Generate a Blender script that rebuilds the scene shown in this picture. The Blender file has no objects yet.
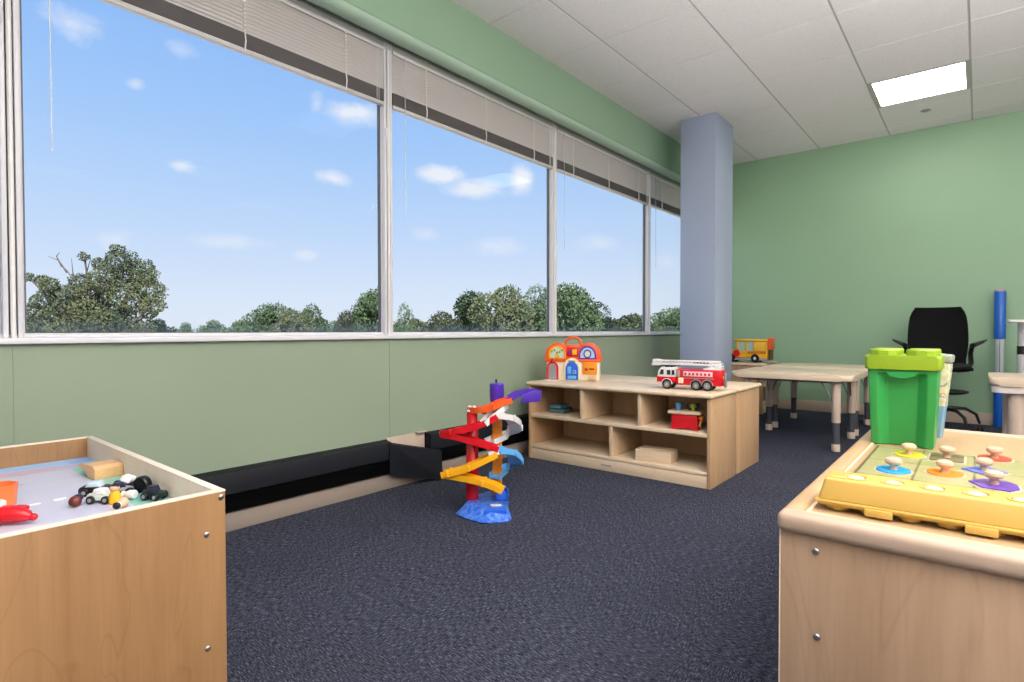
import bpy, bmesh, math, random
from mathutils import Vector, Matrix, noise
random.seed(7)
PI = math.pi
SC = bpy.context.scene
COL = SC.collection

# ------------------------------------------------------------------ camera
CAM_H = .829; YAW = .693; PITCH = -.0179; ROLL = -.0014; FPX = 562.7
def cam_axes():
    r = Vector((math.cos(YAW), math.sin(YAW), 0)); d = Vector((-math.sin(YAW), math.cos(YAW), 0)); z = Vector((0, 0, 1))
    f = d*math.cos(PITCH) + z*math.sin(PITCH); u = -d*math.sin(PITCH) + z*math.cos(PITCH)
    return r*math.cos(ROLL)+u*math.sin(ROLL), u*math.cos(ROLL)-r*math.sin(ROLL), f
cr, cu, cf = cam_axes()
cd = bpy.data.cameras.new('camera'); cam = bpy.data.objects.new('camera', cd); COL.objects.link(cam)
m = Matrix.Identity(4)
for i in range(3):
    m[i][0], m[i][1], m[i][2] = cr[i], cu[i], -cf[i]
m[2][3] = CAM_H
cam.matrix_world = m
cd.sensor_width = 36; cd.lens = FPX*36/1024; cd.clip_start = .02; cd.clip_end = 2000
SC.camera = cam
SC.view_settings.view_transform = 'Standard'; SC.view_settings.look = 'None'
SC.view_settings.exposure = 0.0; SC.view_settings.gamma = 1.0; SC.view_settings.use_curve_mapping = False

# ------------------------------------------------------------------ node helpers
def srgb(r, g, b):
    f = lambda c: (c/255/12.92) if c/255 <= .04045 else ((c/255+.055)/1.055)**2.4
    return (f(r), f(g), f(b), 1)
class NT:
    def __init__(s, tree): s.t = tree; s.n = tree.nodes; s.l = tree.links
    def new(s, typ, **kw):
        n = s.n.new(typ)
        for k, v in kw.items(): setattr(n, k, v)
        return n
    def set(s, sock, v):
        if isinstance(v, bpy.types.NodeSocket): s.l.new(v, sock)
        else: sock.default_value = v
    def math(s, op, a, b=0.0, c=None, clamp=False):
        n = s.new('ShaderNodeMath', operation=op); n.use_clamp = clamp
        s.set(n.inputs[0], a); s.set(n.inputs[1], b)
        if c is not None: s.set(n.inputs[2], c)
        return n.outputs[0]
    def vmath(s, op, a, b=None):
        n = s.new('ShaderNodeVectorMath', operation=op); s.set(n.inputs[0], a)
        if b is not None: s.set(n.inputs[1], b)
        return n.outputs['Value'] if op in ('LENGTH', 'DOT_PRODUCT', 'DISTANCE') else n.outputs[0]
    def mix(s, f, a, b, bt='MIX'):
        n = s.new('ShaderNodeMix', data_type='RGBA', blend_type=bt)
        s.set(n.inputs[0], f); s.set(n.inputs[6], a); s.set(n.inputs[7], b)
        return n.outputs[2]
    def ramp(s, f, stops):
        n = s.new('ShaderNodeValToRGB'); e = n.color_ramp.elements
        while len(e) < len(stops): e.new(.5)
        for i, (p, c) in enumerate(stops): e[i].position = p; e[i].color = c
        s.set(n.inputs[0], f); return n.outputs[0]
    def noise(s, vec, scale, detail=3, rough=.5, dist=0):
        n = s.new('ShaderNodeTexNoise'); s.set(n.inputs['Vector'], vec); n.inputs['Scale'].default_value = scale
        n.inputs['Detail'].default_value = detail; n.inputs['Roughness'].default_value = rough; n.inputs['Distortion'].default_value = dist
        return n.outputs[0]
    def mapr(s, v, a, b, c, d):
        n = s.new('ShaderNodeMapRange', clamp=True); s.set(n.inputs[0], v)
        for i, x in enumerate((a, b, c, d)): n.inputs[i+1].default_value = x
        return n.outputs[0]
    def mapping(s, vec, scale=(1, 1, 1), rot=(0, 0, 0), loc=(0, 0, 0)):
        n = s.new('ShaderNodeMapping'); s.set(n.inputs[0], vec); n.inputs[1].default_value = loc
        n.inputs[2].default_value = rot; n.inputs[3].default_value = scale; return n.outputs[0]
def new_mat(name):
    m = bpy.data.materials.new(name); m.use_nodes = True; m.node_tree.nodes.clear(); return m, NT(m.node_tree)
def bsdf(t, color, rough=.5, metal=0, spec=.5, bump=None, bstr=.2, bdist=.002, coat=0, **kw):
    o = t.new('ShaderNodeOutputMaterial'); p = t.new('ShaderNodeBsdfPrincipled')
    t.set(p.inputs['Base Color'], color); t.set(p.inputs['Roughness'], rough); p.inputs['Metallic'].default_value = metal
    p.inputs['Specular IOR Level'].default_value = spec; p.inputs['Coat Weight'].default_value = coat
    for k, v in kw.items(): p.inputs[k.replace('_', ' ')].default_value = v
    if bump is not None:
        b = t.new('ShaderNodeBump'); t.set(b.inputs['Height'], bump); b.inputs['Strength'].default_value = bstr; b.inputs['Distance'].default_value = bdist
        t.l.new(b.outputs[0], p.inputs['Normal'])
    t.l.new(p.outputs[0], o.inputs[0]); return p
def objco(t): return t.new('ShaderNodeTexCoord').outputs['Object']
def plastic(name, c, rough=.35, var=.06, spec=.5, coat=0, metal=0):
    m, t = new_mat(name); co = objco(t); n = t.noise(co, 9, 3)
    d = tuple(x*(1-var*2) for x in c[:3]) + (1,)
    bsdf(t, t.mix(n, c, d), rough, metal, spec, coat=coat); return m
def wood(name, c, dark, axis='Z', fig=.5, rough=.42, streak=1.0):
    """pale maple: long soft grain along axis, fine pores, a few darker growth lines"""
    m, t = new_mat(name); co = objco(t)
    sc = {'X': (1.2, 14, 14), 'Y': (14, 1.2, 14), 'Z': (14, 14, 1.2)}[axis]
    v = t.mapping(co, sc)
    a = t.noise(v, 1.0, 4, .55, .6)
    fine = t.noise(t.mapping(co, tuple(s*9 if s > 2 else s*5 for s in sc)), 1.0, 3, .6)
    warp = t.noise(t.mapping(co, tuple(s*.35 if s > 2 else s*1.3 for s in sc)), 1.0, 2, .5, 1.0)
    lines = t.math('PINGPONG', t.math('MULTIPLY', warp, 11*streak), 1.0)
    lines = t.mapr(lines, .0, .09, 1, 0)
    f = t.math('ADD', t.math('MULTIPLY', t.mapr(a, .3, .75, 0, 1), fig), t.math('MULTIPLY', t.mapr(fine, .45, .75, 0, 1), .18))
    f = t.math('ADD', f, t.math('MULTIPLY', lines, .35*fig), clamp=True)
    bsdf(t, t.mix(f, c, dark), rough, 0, .35, bump=fine, bstr=.05); return m

# ------------------------------------------------------------------ sky (world) and sun
W = bpy.data.worlds.new('sky'); SC.world = W; W.use_nodes = True; W.node_tree.nodes.clear(); t = NT(W.node_tree)
dirv = t.vmath('NORMALIZE', t.new('ShaderNodeTexCoord').outputs['Generated'])
sep = t.new('ShaderNodeSeparateXYZ'); t.l.new(dirv, sep.inputs[0]); dz = sep.outputs[2]
sky = t.ramp(dz, [(0.0, srgb(226, 236, 250)), (.06, srgb(218, 232, 252)), (.16, srgb(196, 220, 253)), (.30, srgb(166, 204, 252)),
                  (.46, srgb(143, 188, 250)), (.7, srgb(120, 170, 245)), (1.0, srgb(95, 150, 235))])
nz = t.noise(t.mapping(dirv, (1, 1, 1.6)), 9, 5, .62)
nz2 = t.noise(t.mapping(dirv, (1, 1, 1.6)), 30, 4, .6)
nsum = t.math('ADD', t.math('MULTIPLY', nz, .75), t.math('MULTIPLY', nz2, .35))
def cloud_dir(px, py):
    return (cr*((px-512)/FPX) - cu*((py-341)/FPX) + cf).normalized()
acc = None
# (x, y, half width, half height, density) of the fair weather puffs, as bearings from the window
for px, py, hw, hh, dens in [(72, 24, 30, 18, .75), (352, 113, 32, 11, .9), (316, 103, 8, 12, .5), (335, 178, 22, 9, .9), (180, 165, 13, 6, .8),
                            (180, 50, 14, 10, .35), (440, 174, 22, 9, .95), (474, 190, 26, 10, .9), (521, 181, 11, 13, .95), (115, 240, 16, 10, .5),
                            (228, 241, 34, 8, .45), (500, 246, 34, 11, .6), (306, 255, 10, 5, .5), (424, 233, 16, 7, .35), (600, 243, 20, 8, .4),
                            (136, 84, 8, 6, .5), (668, 262, 12, 8, .35)]:
    c = cloud_dir(px, py); k = (cr*((px-512)/FPX) - cu*((py-341)/FPX) + cf).length
    right = Vector((c.y, -c.x, 0)).normalized(); up = right.cross(c)
    sx = hw/FPX/k; sy = hh/FPX/k
    a = t.math('DIVIDE', t.vmath('DOT_PRODUCT', t.vmath('SUBTRACT', dirv, tuple(c)), tuple(right)), sx)
    b = t.math('DIVIDE', t.vmath('DOT_PRODUCT', t.vmath('SUBTRACT', dirv, tuple(c)), tuple(up)), sy)
    r2 = t.math('SQRT', t.math('ADD', t.math('MULTIPLY', a, a), t.math('MULTIPLY', b, b)))
    front = t.math('GREATER_THAN', t.vmath('DOT_PRODUCT', dirv, tuple(c)), .5)
    v = t.math('ADD', t.math('MULTIPLY', r2, -1.0), t.math('MULTIPLY', nsum, 3.2))
    v = t.math('MULTIPLY', t.math('MULTIPLY', t.mapr(v, .55, 1.6, 0, 1), t.mapr(r2, .9, 1.9, 1, 0)), dens)
    v = t.math('MULTIPLY', v, front)
    acc = v if acc is None else t.math('MAXIMUM', acc, v)
skyc = t.mix(acc, sky, srgb(240, 244, 253))
# below the horizon the hazy ground tone
skyc = t.mix(t.mapr(dz, -.03, 0, 1, 0), skyc, srgb(150, 165, 160))
bg = t.new('ShaderNodeBackground'); t.l.new(skyc, bg.inputs[0]); bg.inputs[1].default_value = 1.0
o = t.new('ShaderNodeOutputWorld'); t.l.new(bg.outputs[0], o.inputs[0])
sd = bpy.data.lights.new('sun', 'SUN'); sd.energy = 10.5; sd.angle = .02; sd.color = (1, .95, .86)
sun = bpy.data.objects.new('sun', sd); COL.objects.link(sun)
sun.rotation_euler = Vector((-.55, .35, -.75)).to_track_quat('-Z', 'Y').to_euler()

LAMP = 15.0          # strength of the ceiling panels
# added fill light, no lamp of the room: a large soft source in the right half of the room aimed up at the ceiling
ad = bpy.data.lights.new('fill_light', 'AREA'); ad.shape = 'RECTANGLE'; ad.size = 1.8; ad.size_y = 3.6; ad.energy = 440; ad.color = (1, .955, .965)
al = bpy.data.objects.new('fill_light', ad); COL.objects.link(al); al.location = (1.25, .7, 1.40); al.rotation_euler = (0, PI+.2, 0)
# ------------------------------------------------------------------ mesh builder
class MB:
    def __init__(s): s.b = bmesh.new(); s.mi = 0
    def _f(s, vs):
        try: f = s.b.faces.new(vs); f.material_index = s.mi; return f
        except ValueError: return None
    def box(s, x0, x1, y0, y1, z0, z1, bev=0, seg=2, mt=None):
        vs = [s.b.verts.new(p) for p in [(x0,y0,z0),(x1,y0,z0),(x1,y1,z0),(x0,y1,z0),(x0,y0,z1),(x1,y0,z1),(x1,y1,z1),(x0,y1,z1)]]
        fs = [s._f([vs[i] for i in q]) for q in [(3,2,1,0),(4,5,6,7),(0,1,5,4),(1,2,6,5),(2,3,7,6),(3,0,4,7)]]
        return s._fin(vs, fs, bev, seg, mt)
    def _fin(s, vs, fs, bev, seg, mt):
        if bev > 0:
            es = list({e for f in fs if f for e in f.edges})
            r = bmesh.ops.bevel(s.b, geom=es, offset=bev, segments=seg, profile=.5, affect='EDGES', clamp_overlap=True)
            for f in r['faces']: f.material_index = s.mi
            if mt is not None:
                seen = {v for f in r['faces'] for v in f.verts} | {v for v in vs if v.is_valid}
                bmesh.ops.transform(s.b, matrix=mt, verts=list(seen))
        elif mt is not None:
            bmesh.ops.transform(s.b, matrix=mt, verts=vs)
        return s
    def prism(s, pts, axis, a, b, bev=0, seg=2, mt=None):
        """polygon (2-D points) pushed along axis from a to b; X: (y,z)  Y: (x,z)  Z: (x,y)"""
        def P(p, h): return {'X': (h, p[0], p[1]), 'Y': (p[0], h, p[1]), 'Z': (p[0], p[1], h)}[axis]
        lo = [s.b.verts.new(P(p, a)) for p in pts]; hi = [s.b.verts.new(P(p, b)) for p in pts]
        n = len(pts); fs = [s._f(lo[::-1]), s._f(hi)]
        for i in range(n): fs.append(s._f([lo[i], lo[(i+1) % n], hi[(i+1) % n], hi[i]]))
        if bev > 0:
            es = list({e for f in fs[:2] for e in f.edges})
            r = bmesh.ops.bevel(s.b, geom=es, offset=bev, segments=seg, profile=.5, affect='EDGES', clamp_overlap=True)
            for f in r['faces']: f.material_index = s.mi
            if mt is not None:
                vs = {v for f in r['faces'] for v in f.verts} | {v for v in lo+hi if v.is_valid}
                bmesh.ops.transform(s.b, matrix=mt, verts=list(vs))
        elif mt is not None: bmesh.ops.transform(s.b, matrix=mt, verts=lo+hi)
        return s
    def tube(s, pts, rs, seg=12, cap=True):
        pts = [Vector(p) for p in pts]
        if not hasattr(rs, '__len__'): rs = [rs]*len(pts)
        rings = []; prev = None
        for i, p in enumerate(pts):
            if i == 0: tg = pts[1]-p
            elif i == len(pts)-1: tg = p-pts[-2]
            else: tg = (pts[i+1]-p).normalized()+(p-pts[i-1]).normalized()
            tg.normalize()
            if prev is None:
                a = Vector((0, 0, 1)) if abs(tg.z) < .9 else Vector((1, 0, 0)); u = tg.cross(a).normalized()
            else: u = (prev-tg*prev.dot(tg)).normalized()
            prev = u; v = tg.cross(u)
            rings.append([s.b.verts.new(p+(u*math.cos(k*2*PI/seg)+v*math.sin(k*2*PI/seg))*rs[i]) for k in range(seg)])
        for A, B in zip(rings, rings[1:]):
            for k in range(seg): s._f([A[k], A[(k+1) % seg], B[(k+1) % seg], B[k]])
        if cap: s._f(rings[0][::-1]); s._f(rings[-1])
        return s
    def lathe(s, prof, c=(0, 0, 0), axis='Z', seg=24):
        c = Vector(c); rings = []
        for r, h in prof:
            ring = []
            for k in range(seg):
                a = k*2*PI/seg; x, y = r*math.cos(a), r*math.sin(a)
                p = {'Z': (x, y, h), 'X': (h, x, y), 'Y': (y, h, x)}[axis]
                ring.append(s.b.verts.new(c+Vector(p)))
            rings.append(ring)
        for A, B in zip(rings, rings[1:]):
            for k in range(seg): s._f([A[k], A[(k+1) % seg], B[(k+1) % seg], B[k]])
        s._f(rings[0][::-1]); s._f(rings[-1]); return s
    def ball(s, c, r, sc=(1, 1, 1), u=14, v=9):
        bmesh.ops.create_uvsphere(s.b, u_segments=u, v_segments=v, radius=r, matrix=Matrix.Translation(c) @ Matrix.Diagonal((*sc, 1)))
        return s
    def sweep(s, path, prof, up=Vector((0, 0, 1)), bank=None):
        """closed profile [(side, up)] along path"""
        path = [Vector(p) for p in path]; rings = []
        for i, p in enumerate(path):
            tg = (path[min(i+1, len(path)-1)]-path[max(i-1, 0)]).normalized()
            sd_ = tg.cross(up).normalized(); uu = sd_.cross(tg)
            rings.append([s.b.verts.new(p+sd_*a+uu*b) for a, b in prof])
        n = len(prof)
        for A, B in zip(rings, rings[1:]):
            for k in range(n): s._f([A[k], A[(k+1) % n], B[(k+1) % n], B[k]])
        s._f(rings[0][::-1]); s._f(rings[-1]); return s
    def done(s, name, mat, parent=None, smooth=35, loc=None, kind=None, rot=None):
        bmesh.ops.remove_doubles(s.b, verts=s.b.verts, dist=1e-6)
        bmesh.ops.recalc_face_normals(s.b, faces=s.b.faces)
        me = bpy.data.meshes.new(name); s.b.to_mesh(me); s.b.free()
        for mm in (mat if isinstance(mat, (list, tuple)) else [mat]): me.materials.append(mm)
        if smooth:
            for p in me.polygons: p.use_smooth = True
            me.set_sharp_from_angle(angle=math.radians(smooth))
        ob = bpy.data.objects.new(name, me); COL.objects.link(ob)
        if parent: ob.parent = parent
        if loc: ob.location = loc
        if rot: ob.rotation_euler = rot
        if kind: ob['kind'] = kind
        return ob
def B(): return MB()
def rrect(x0, x1, y0, y1, r, n=5):
    pts = []
    for cx, cy, a0 in ((x1-r, y1-r, 0), (x0+r, y1-r, 90), (x0+r, y0+r, 180), (x1-r, y0+r, 270)):
        for k in range(n+1):
            a = math.radians(a0+90*k/n); pts.append((cx+r*math.cos(a), cy+r*math.sin(a)))
    return pts
def thing(name, label, cat, loc=(0, 0, 0), rz=0, group=None):
    o = bpy.data.objects.new(name, None); COL.objects.link(o); o.empty_display_size = .1
    o.location = loc; o.rotation_euler = (0, 0, rz); o['label'] = label; o['category'] = cat
    if group: o['group'] = group
    return o
def tag(o, label, cat, group=None, kind=None):
    o['label'] = label; o['category'] = cat
    if group: o['group'] = group
    if kind: o['kind'] = kind
    return o
def kids(o): return [c for c in bpy.data.objects if c.parent == o]
def dup(o, label=None, loc=None, rz=None, scale=None, parent=None):
    c = o.copy(); COL.objects.link(c); c.parent = parent
    for ch in kids(o): dup(ch, parent=c)
    if label: c['label'] = label
    if loc is not None: c.location = loc
    if rz is not None: c.rotation_euler = (0, 0, rz)
    if scale is not None: c.scale = scale
    return c
def text_mesh(body, size, mat, parent, loc, rot, name='lettering', ext=.0006, align='CENTER', sx=1):
    cu_ = bpy.data.curves.new(name, 'FONT'); cu_.body = body; cu_.size = size; cu_.extrude = ext; cu_.align_x = align; cu_.align_y = 'CENTER'
    to = bpy.data.objects.new(name+'_tmp', cu_); COL.objects.link(to)
    bpy.context.view_layer.update()
    me = bpy.data.meshes.new_from_object(to.evaluated_get(bpy.context.evaluated_depsgraph_get()))
    bpy.data.objects.remove(to); bpy.data.curves.remove(cu_)
    me.materials.clear(); me.materials.append(mat)
    ob = bpy.data.objects.new(name, me); COL.objects.link(ob); ob.parent = parent; ob.location = loc; ob.rotation_euler = rot; ob.scale = (sx, 1, 1)
    return ob

# ------------------------------------------------------------------ materials
def paint(name, c, bump=.04, rough=.6, spec=.3):
    m, t = new_mat(name); co = objco(t)
    n = t.noise(co, 220, 3); l = t.noise(co, 1.3, 2)
    bsdf(t, t.mix(t.mapr(l, .3, .7, 0, 1), c, tuple(x*.95 for x in c[:3])+(1,)), rough, 0, spec, bump=n, bstr=bump, bdist=.001); return m
WALL_G = paint('sage_green_paint', srgb(145, 161, 138))
WALL_B = paint('green_paint', srgb(148, 182, 148), rough=.5, spec=.45)
SOFFIT = paint('soffit_green_paint', srgb(146, 176, 148))
WHITE_WALL = paint('off_white_paint', srgb(205, 202, 195))
COLUMN = paint('blue_grey_paint', srgb(162, 174, 196))
BEIGE = paint('beige_vinyl', srgb(196, 178, 160))
TAUPE = paint('taupe_board', srgb(150, 138, 126))
m_, t = new_mat('ceiling_tile'); co = objco(t)
sp = t.mapr(t.noise(co, 130, 4, .7), .56, .66, 0, 1); fl_ = t.mapr(t.noise(co, 40, 3, .6), .4, .7, 0, 1)
bsdf(t, t.mix(t.math('MULTIPLY', sp, .35), t.mix(t.math('MULTIPLY', fl_, .25), srgb(236, 232, 230), srgb(224, 220, 217)), srgb(178, 172, 168)), .85, 0, .1, bump=t.noise(co, 160, 4), bstr=.3)
TILE = m_
GRID = plastic('ceiling_grid', srgb(188, 184, 180), .5)
m_, t = new_mat('carpet'); co = objco(t)
chk = t.new('ShaderNodeTexChecker'); t.set(chk.inputs[0], t.mapping(co, (2, 2, 0), loc=(.13, .21, .3))); chk.inputs['Scale'].default_value = 1.0
na = t.noise(t.mapping(co, (52, 400, 60)), 1, 4, .75); nb = t.noise(t.mapping(co, (400, 52, 60)), 1, 4, .75)
mx = t.new('ShaderNodeMix', data_type='FLOAT'); t.set(mx.inputs[0], chk.outputs['Fac']); t.set(mx.inputs[2], na); t.set(mx.inputs[3], nb)
g = t.noise(co, 300, 2, .7); big = t.noise(co, 2.2, 3)
f = t.math('ADD', t.math('MULTIPLY', mx.outputs[0], .85), t.math('MULTIPLY', g, .22))
colr = t.ramp(f, [(.38, srgb(6, 7, 14)), (.49, srgb(28, 31, 43)), (.57, srgb(64, 68, 82)), (.70, srgb(138, 140, 153))])
colr = t.mix(t.mapr(big, .35, .7, 0, .3), colr, srgb(42, 43, 52))
p = bsdf(t, colr, .95, 0, .1, bump=f, bstr=.8, bdist=.004)
CARPET = m_
ALU = plastic('window_frame_grey_white', srgb(216, 217, 219), .38, .02)
ALU_D = plastic('window_gasket_grey', srgb(92, 94, 98), .5, .02)
m_, t = new_mat('window_glass'); co = objco(t)
gl = t.new('ShaderNodeBsdfGlossy'); gl.inputs['Roughness'].default_value = .0; gl.inputs[0].default_value = (1, 1, 1, 1)
tr = t.new('ShaderNodeBsdfTransparent'); tr.inputs[0].default_value = (.985, .99, .99, 1)
lw = t.new('ShaderNodeLayerWeight'); lw.inputs[0].default_value = .5
fr = t.math('ADD', .0008, t.math('MULTIPLY', t.math('POWER', lw.outputs['Facing'], 5.0), .5))
ms = t.new('ShaderNodeMixShader'); t.l.new(fr, ms.inputs[0]); t.l.new(tr.outputs[0], ms.inputs[1]); t.l.new(gl.outputs[0], ms.inputs[2])
# condensation and dried drips along the foot of the pane
sx_ = t.new('ShaderNodeSeparateXYZ'); t.l.new(co, sx_.inputs[0])
drip = t.noise(t.mapping(co, (20, 20, .6)), 1.4, 4, .7)
fogh = t.math('ADD', .822, t.math('MULTIPLY', drip, .11))
fog = t.math('MULTIPLY', t.math('SUBTRACT', fogh, sx_.outputs[2]), 9, clamp=True)
fog = t.math('MULTIPLY', fog, t.mapr(t.noise(co, 2.1, 2), .35, .6, .25, .9))
df = t.new('ShaderNodeBsdfTranslucent'); df.inputs[0].default_value = (1, 1, 1, 1)
m2 = t.new('ShaderNodeMixShader'); t.l.new(t.math('MULTIPLY', fog, .24), m2.inputs[0]); t.l.new(ms.outputs[0], m2.inputs[1]); t.l.new(df.outputs[0], m2.inputs[2])
o = t.new('ShaderNodeOutputMaterial'); t.l.new(m2.outputs[0], o.inputs[0])
GLASS = m_
SLAT = plastic('blind_slat', srgb(206, 201, 196), .45, .02)
RAIL = plastic('blind_rail', srgb(196, 193, 190), .35, .02)
STACK = plastic('blind_stack_grey', srgb(112, 108, 106), .5, .05)
CORD = plastic('blind_cord', srgb(238, 236, 232), .6)
m_, t = new_mat('clear_wand'); bsdf(t, (.75, .8, .85, 1), .1, 0, .5, Alpha=.55); WAND = m_
HEATER = plastic('heater_black', srgb(20, 24, 31), .62, .1, .25)
HEATER_D = plastic('heater_louvre_black', srgb(10, 11, 13), .6, .1, .2)
MAPLE = wood('maple_shelf', srgb(226, 202, 168), srgb(196, 162, 122), 'Z', .45)
MAPLE_X = wood('maple_long_grain', srgb(226, 206, 176), srgb(198, 170, 132), 'X', .45)
MAPLE_Y = wood('maple_edge', srgb(228, 206, 176), srgb(200, 168, 130), 'Y', .45)
MAPLE_SIDE = wood('maple_side_panel', srgb(196, 162, 124), srgb(164, 126, 88), 'Z', .5)
BACKP = wood('maple_back_panel', srgb(214, 180, 142), srgb(182, 144, 106), 'Z', .55)
PLY_L = wood('honey_plywood', srgb(160, 124, 84), srgb(122, 87, 54), 'Z', .6)
PLY_R = wood('pinkish_plywood', srgb(186, 157, 128), srgb(148, 117, 88), 'Z', .5, streak=.7)
RIM_L = wood('pale_plywood_edge', srgb(232, 218, 196), srgb(205, 180, 150), 'Y', .3)
RIM_R = wood('pale_bullnose_maple', srgb(190, 168, 146), srgb(158, 134, 112), 'X', .4)
BED_R = wood('table_bed_maple', srgb(186, 156, 116), srgb(156, 124, 88), 'Y', .45)
TABLETOP = wood('table_top_laminate', srgb(226, 206, 180), srgb(205, 180, 150), 'X', .4, .3)
STEEL = plastic('screw_steel', srgb(170, 168, 165), .3, .05, metal=.9)
LEG_P = plastic('table_leg_cream', srgb(216, 196, 176), .4)
LEG_G = plastic('table_leg_grey', srgb(70, 72, 78), .45)
BRACE = plastic('brace_grey_metal', srgb(120, 122, 124), .35, metal=.6)
RED = plastic('toy_red', srgb(214, 22, 36), .25, spec=.5)
ORANGE = plastic('toy_orange', srgb(240, 96, 34), .28)
OAMBER = plastic('toy_amber', srgb(240, 150, 34), .28)
YELLOW = plastic('toy_yellow', srgb(248, 182, 30), .28)
BLUE = plastic('toy_blue', srgb(40, 98, 214), .3)
SKYB = plastic('toy_sky_blue', srgb(100, 178, 236), .28)
PURPLE = plastic('toy_purple', srgb(84, 52, 176), .3)
WHITE = plastic('toy_white', srgb(232, 230, 226), .3)
CREAM = plastic('toy_cream', srgb(240, 226, 196), .35)
BLACK = plastic('black_plastic', srgb(14, 14, 16), .42)
MESHB = plastic('chair_black', srgb(9, 9, 11), .8, .05, .2)
DARKW = plastic('dark_window_plastic', srgb(44, 50, 66), .2)
CHROME = plastic('wheel_silver', srgb(190, 190, 195), .25, metal=.7)
GREY = plastic('grey_plastic', srgb(150, 150, 152), .4)
GREEN_B = plastic('bin_green', srgb(50, 160, 78), .38)
LIME = plastic('lid_lime', srgb(146, 176, 38), .35)
EGGY = plastic('carton_yellow', srgb(206, 170, 84), .42)
EGGW = plastic('egg_white', srgb(218, 200, 172), .4)
KNOB = wood('knob_birch', srgb(208, 178, 148), srgb(184, 150, 120), 'Z', .3)
TEAL = plastic('teal_card', srgb(72, 110, 124), .5)

# ------------------------------------------------------------------ room shell
XW, YB, ZC = -2.42, 6.44, 2.682
XR, YF = 3.6, -3.0
YS = [-2.66, -1.14, .374, 1.893, 3.415, 4.965, 6.44]      # mullion lines
def struct(mb, name, mat, parent=None, **kw):
    o = mb.done(name, mat, parent, **kw); o['kind'] = 'structure'; return o
struct(B().box(XW-.25, XR+.1, YF-.1, YB+.1, -.12, 0), 'floor', CARPET, smooth=0)
struct(B().box(XW-.25, XW, YF, YB, 0, .788), 'wall_left', WALL_G, smooth=0)
struct(B().box(XW-.25, XR+.1, YB, YB+.12, 0, ZC+.1), 'wall_back', WALL_B, smooth=0)
struct(B().box(XR, XR+.12, YF, YB, 0, ZC+.1), 'wall_right', WHITE_WALL, smooth=0)
struct(B().box(XW-.25, XR+.1, YF-.12, YF, 0, ZC+.1), 'wall_front', WHITE_WALL, smooth=0)
struct(B().box(XW-.06, XW, YF, YS[0], .788, 2.37), 'wall_left_pier', WALL_G, smooth=0)
# soffit with a softly rounded lower edge
r = .020; prof = [(XW-.25, 2.363), (-2.295-r, 2.363)] + [(-2.295-r+r*math.sin(a*PI/16), 2.363+r-r*math.cos(a*PI/16)) for a in range(1, 9)] + [(-2.295, ZC+.1), (XW-.25, ZC+.1)]
struct(B().prism(prof, 'Y', YF, YB), 'trim_1', SOFFIT)
# the painted joints below each mullion
for i, y in enumerate(YS[1:5]):
    struct(B().box(XW, XW+.0025, y-.004, y+.004, .26, .786), 'trim_%d' % (i+2), WALL_G, smooth=0)
# rounded bead added under the soffit, its paler paint standing for the lit underside
struct(B().prism([(-2.300, 2.368), (-2.292, 2.366), (-2.289, 2.358), (-2.291, 2.346), (-2.298, 2.338), (-2.312, 2.329), (-2.335, 2.325), (-2.36, 2.330), (-2.36, 2.368)], 'Y', YF, YB), 'trim_6', paint('lit_bead_paint', srgb(172, 198, 176), rough=.4))
# ceiling: one object of recessed grid + tiles
LX = [-2.295, -1.875, -1.272, -.672, -.066]
while LX[-1] < XR: LX.append(LX[-1]+.609)
LY = [2.5528+.6083*k for k in range(-10, 7)] + [YB]
LY = [max(YF, y) for y in LY]
LIGHTS = [(3, 4)]                                       # in view; the rest of the room's panels repeat every 8 ft
lamps = set()
iy0 = 14                                                # LY index of row 4
for ix in (3, 7):
    for iy in (iy0, iy0-4, iy0-8): lamps.add((ix, iy))
lamps.add((9, iy0-2)); lamps.add((9, iy0-6))
c = B(); g_ = .006
for i in range(len(LX)-1):
    for j in range(len(LY)-1):
        if LY[j+1]-LY[j] < .05 or (i, j) in lamps: continue
        x1 = min(LX[i+1], XR)
        c.box(LX[i]+(g_ if i else 0), x1-g_, LY[j]+g_*.6, LY[j+1]-g_*.6, ZC, ZC+.02)
ceil = struct(c, 'ceiling', TILE, smooth=0)
gb = B()
for i in range(1, len(LX)-1): gb.box(LX[i]-.012, LX[i]+.012, YF, YB, ZC+.003, ZC+.019)
for j in range(1, len(LY)-1): gb.box(-2.295, XR, LY[j]-.012, LY[j]+.012, ZC+.004, ZC+.018)
struct(gb, 'ceiling_grid', GRID, ceil, smooth=0)
struct(B().box(-2.295, XR+.1, YF-.1, YB+.1, ZC+.075, ZC+.12), 'ceiling_slab', GRID, ceil, smooth=0)
m_, t = new_mat('light_diffuser'); co = objco(t)
em = t.new('ShaderNodeEmission'); em.inputs[0].default_value = (1, .965, .93, 1); em.inputs[1].default_value = LAMP
o = t.new('ShaderNodeOutputMaterial'); t.l.new(em.outputs[0], o.inputs[0]); DIFF = m_
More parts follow.
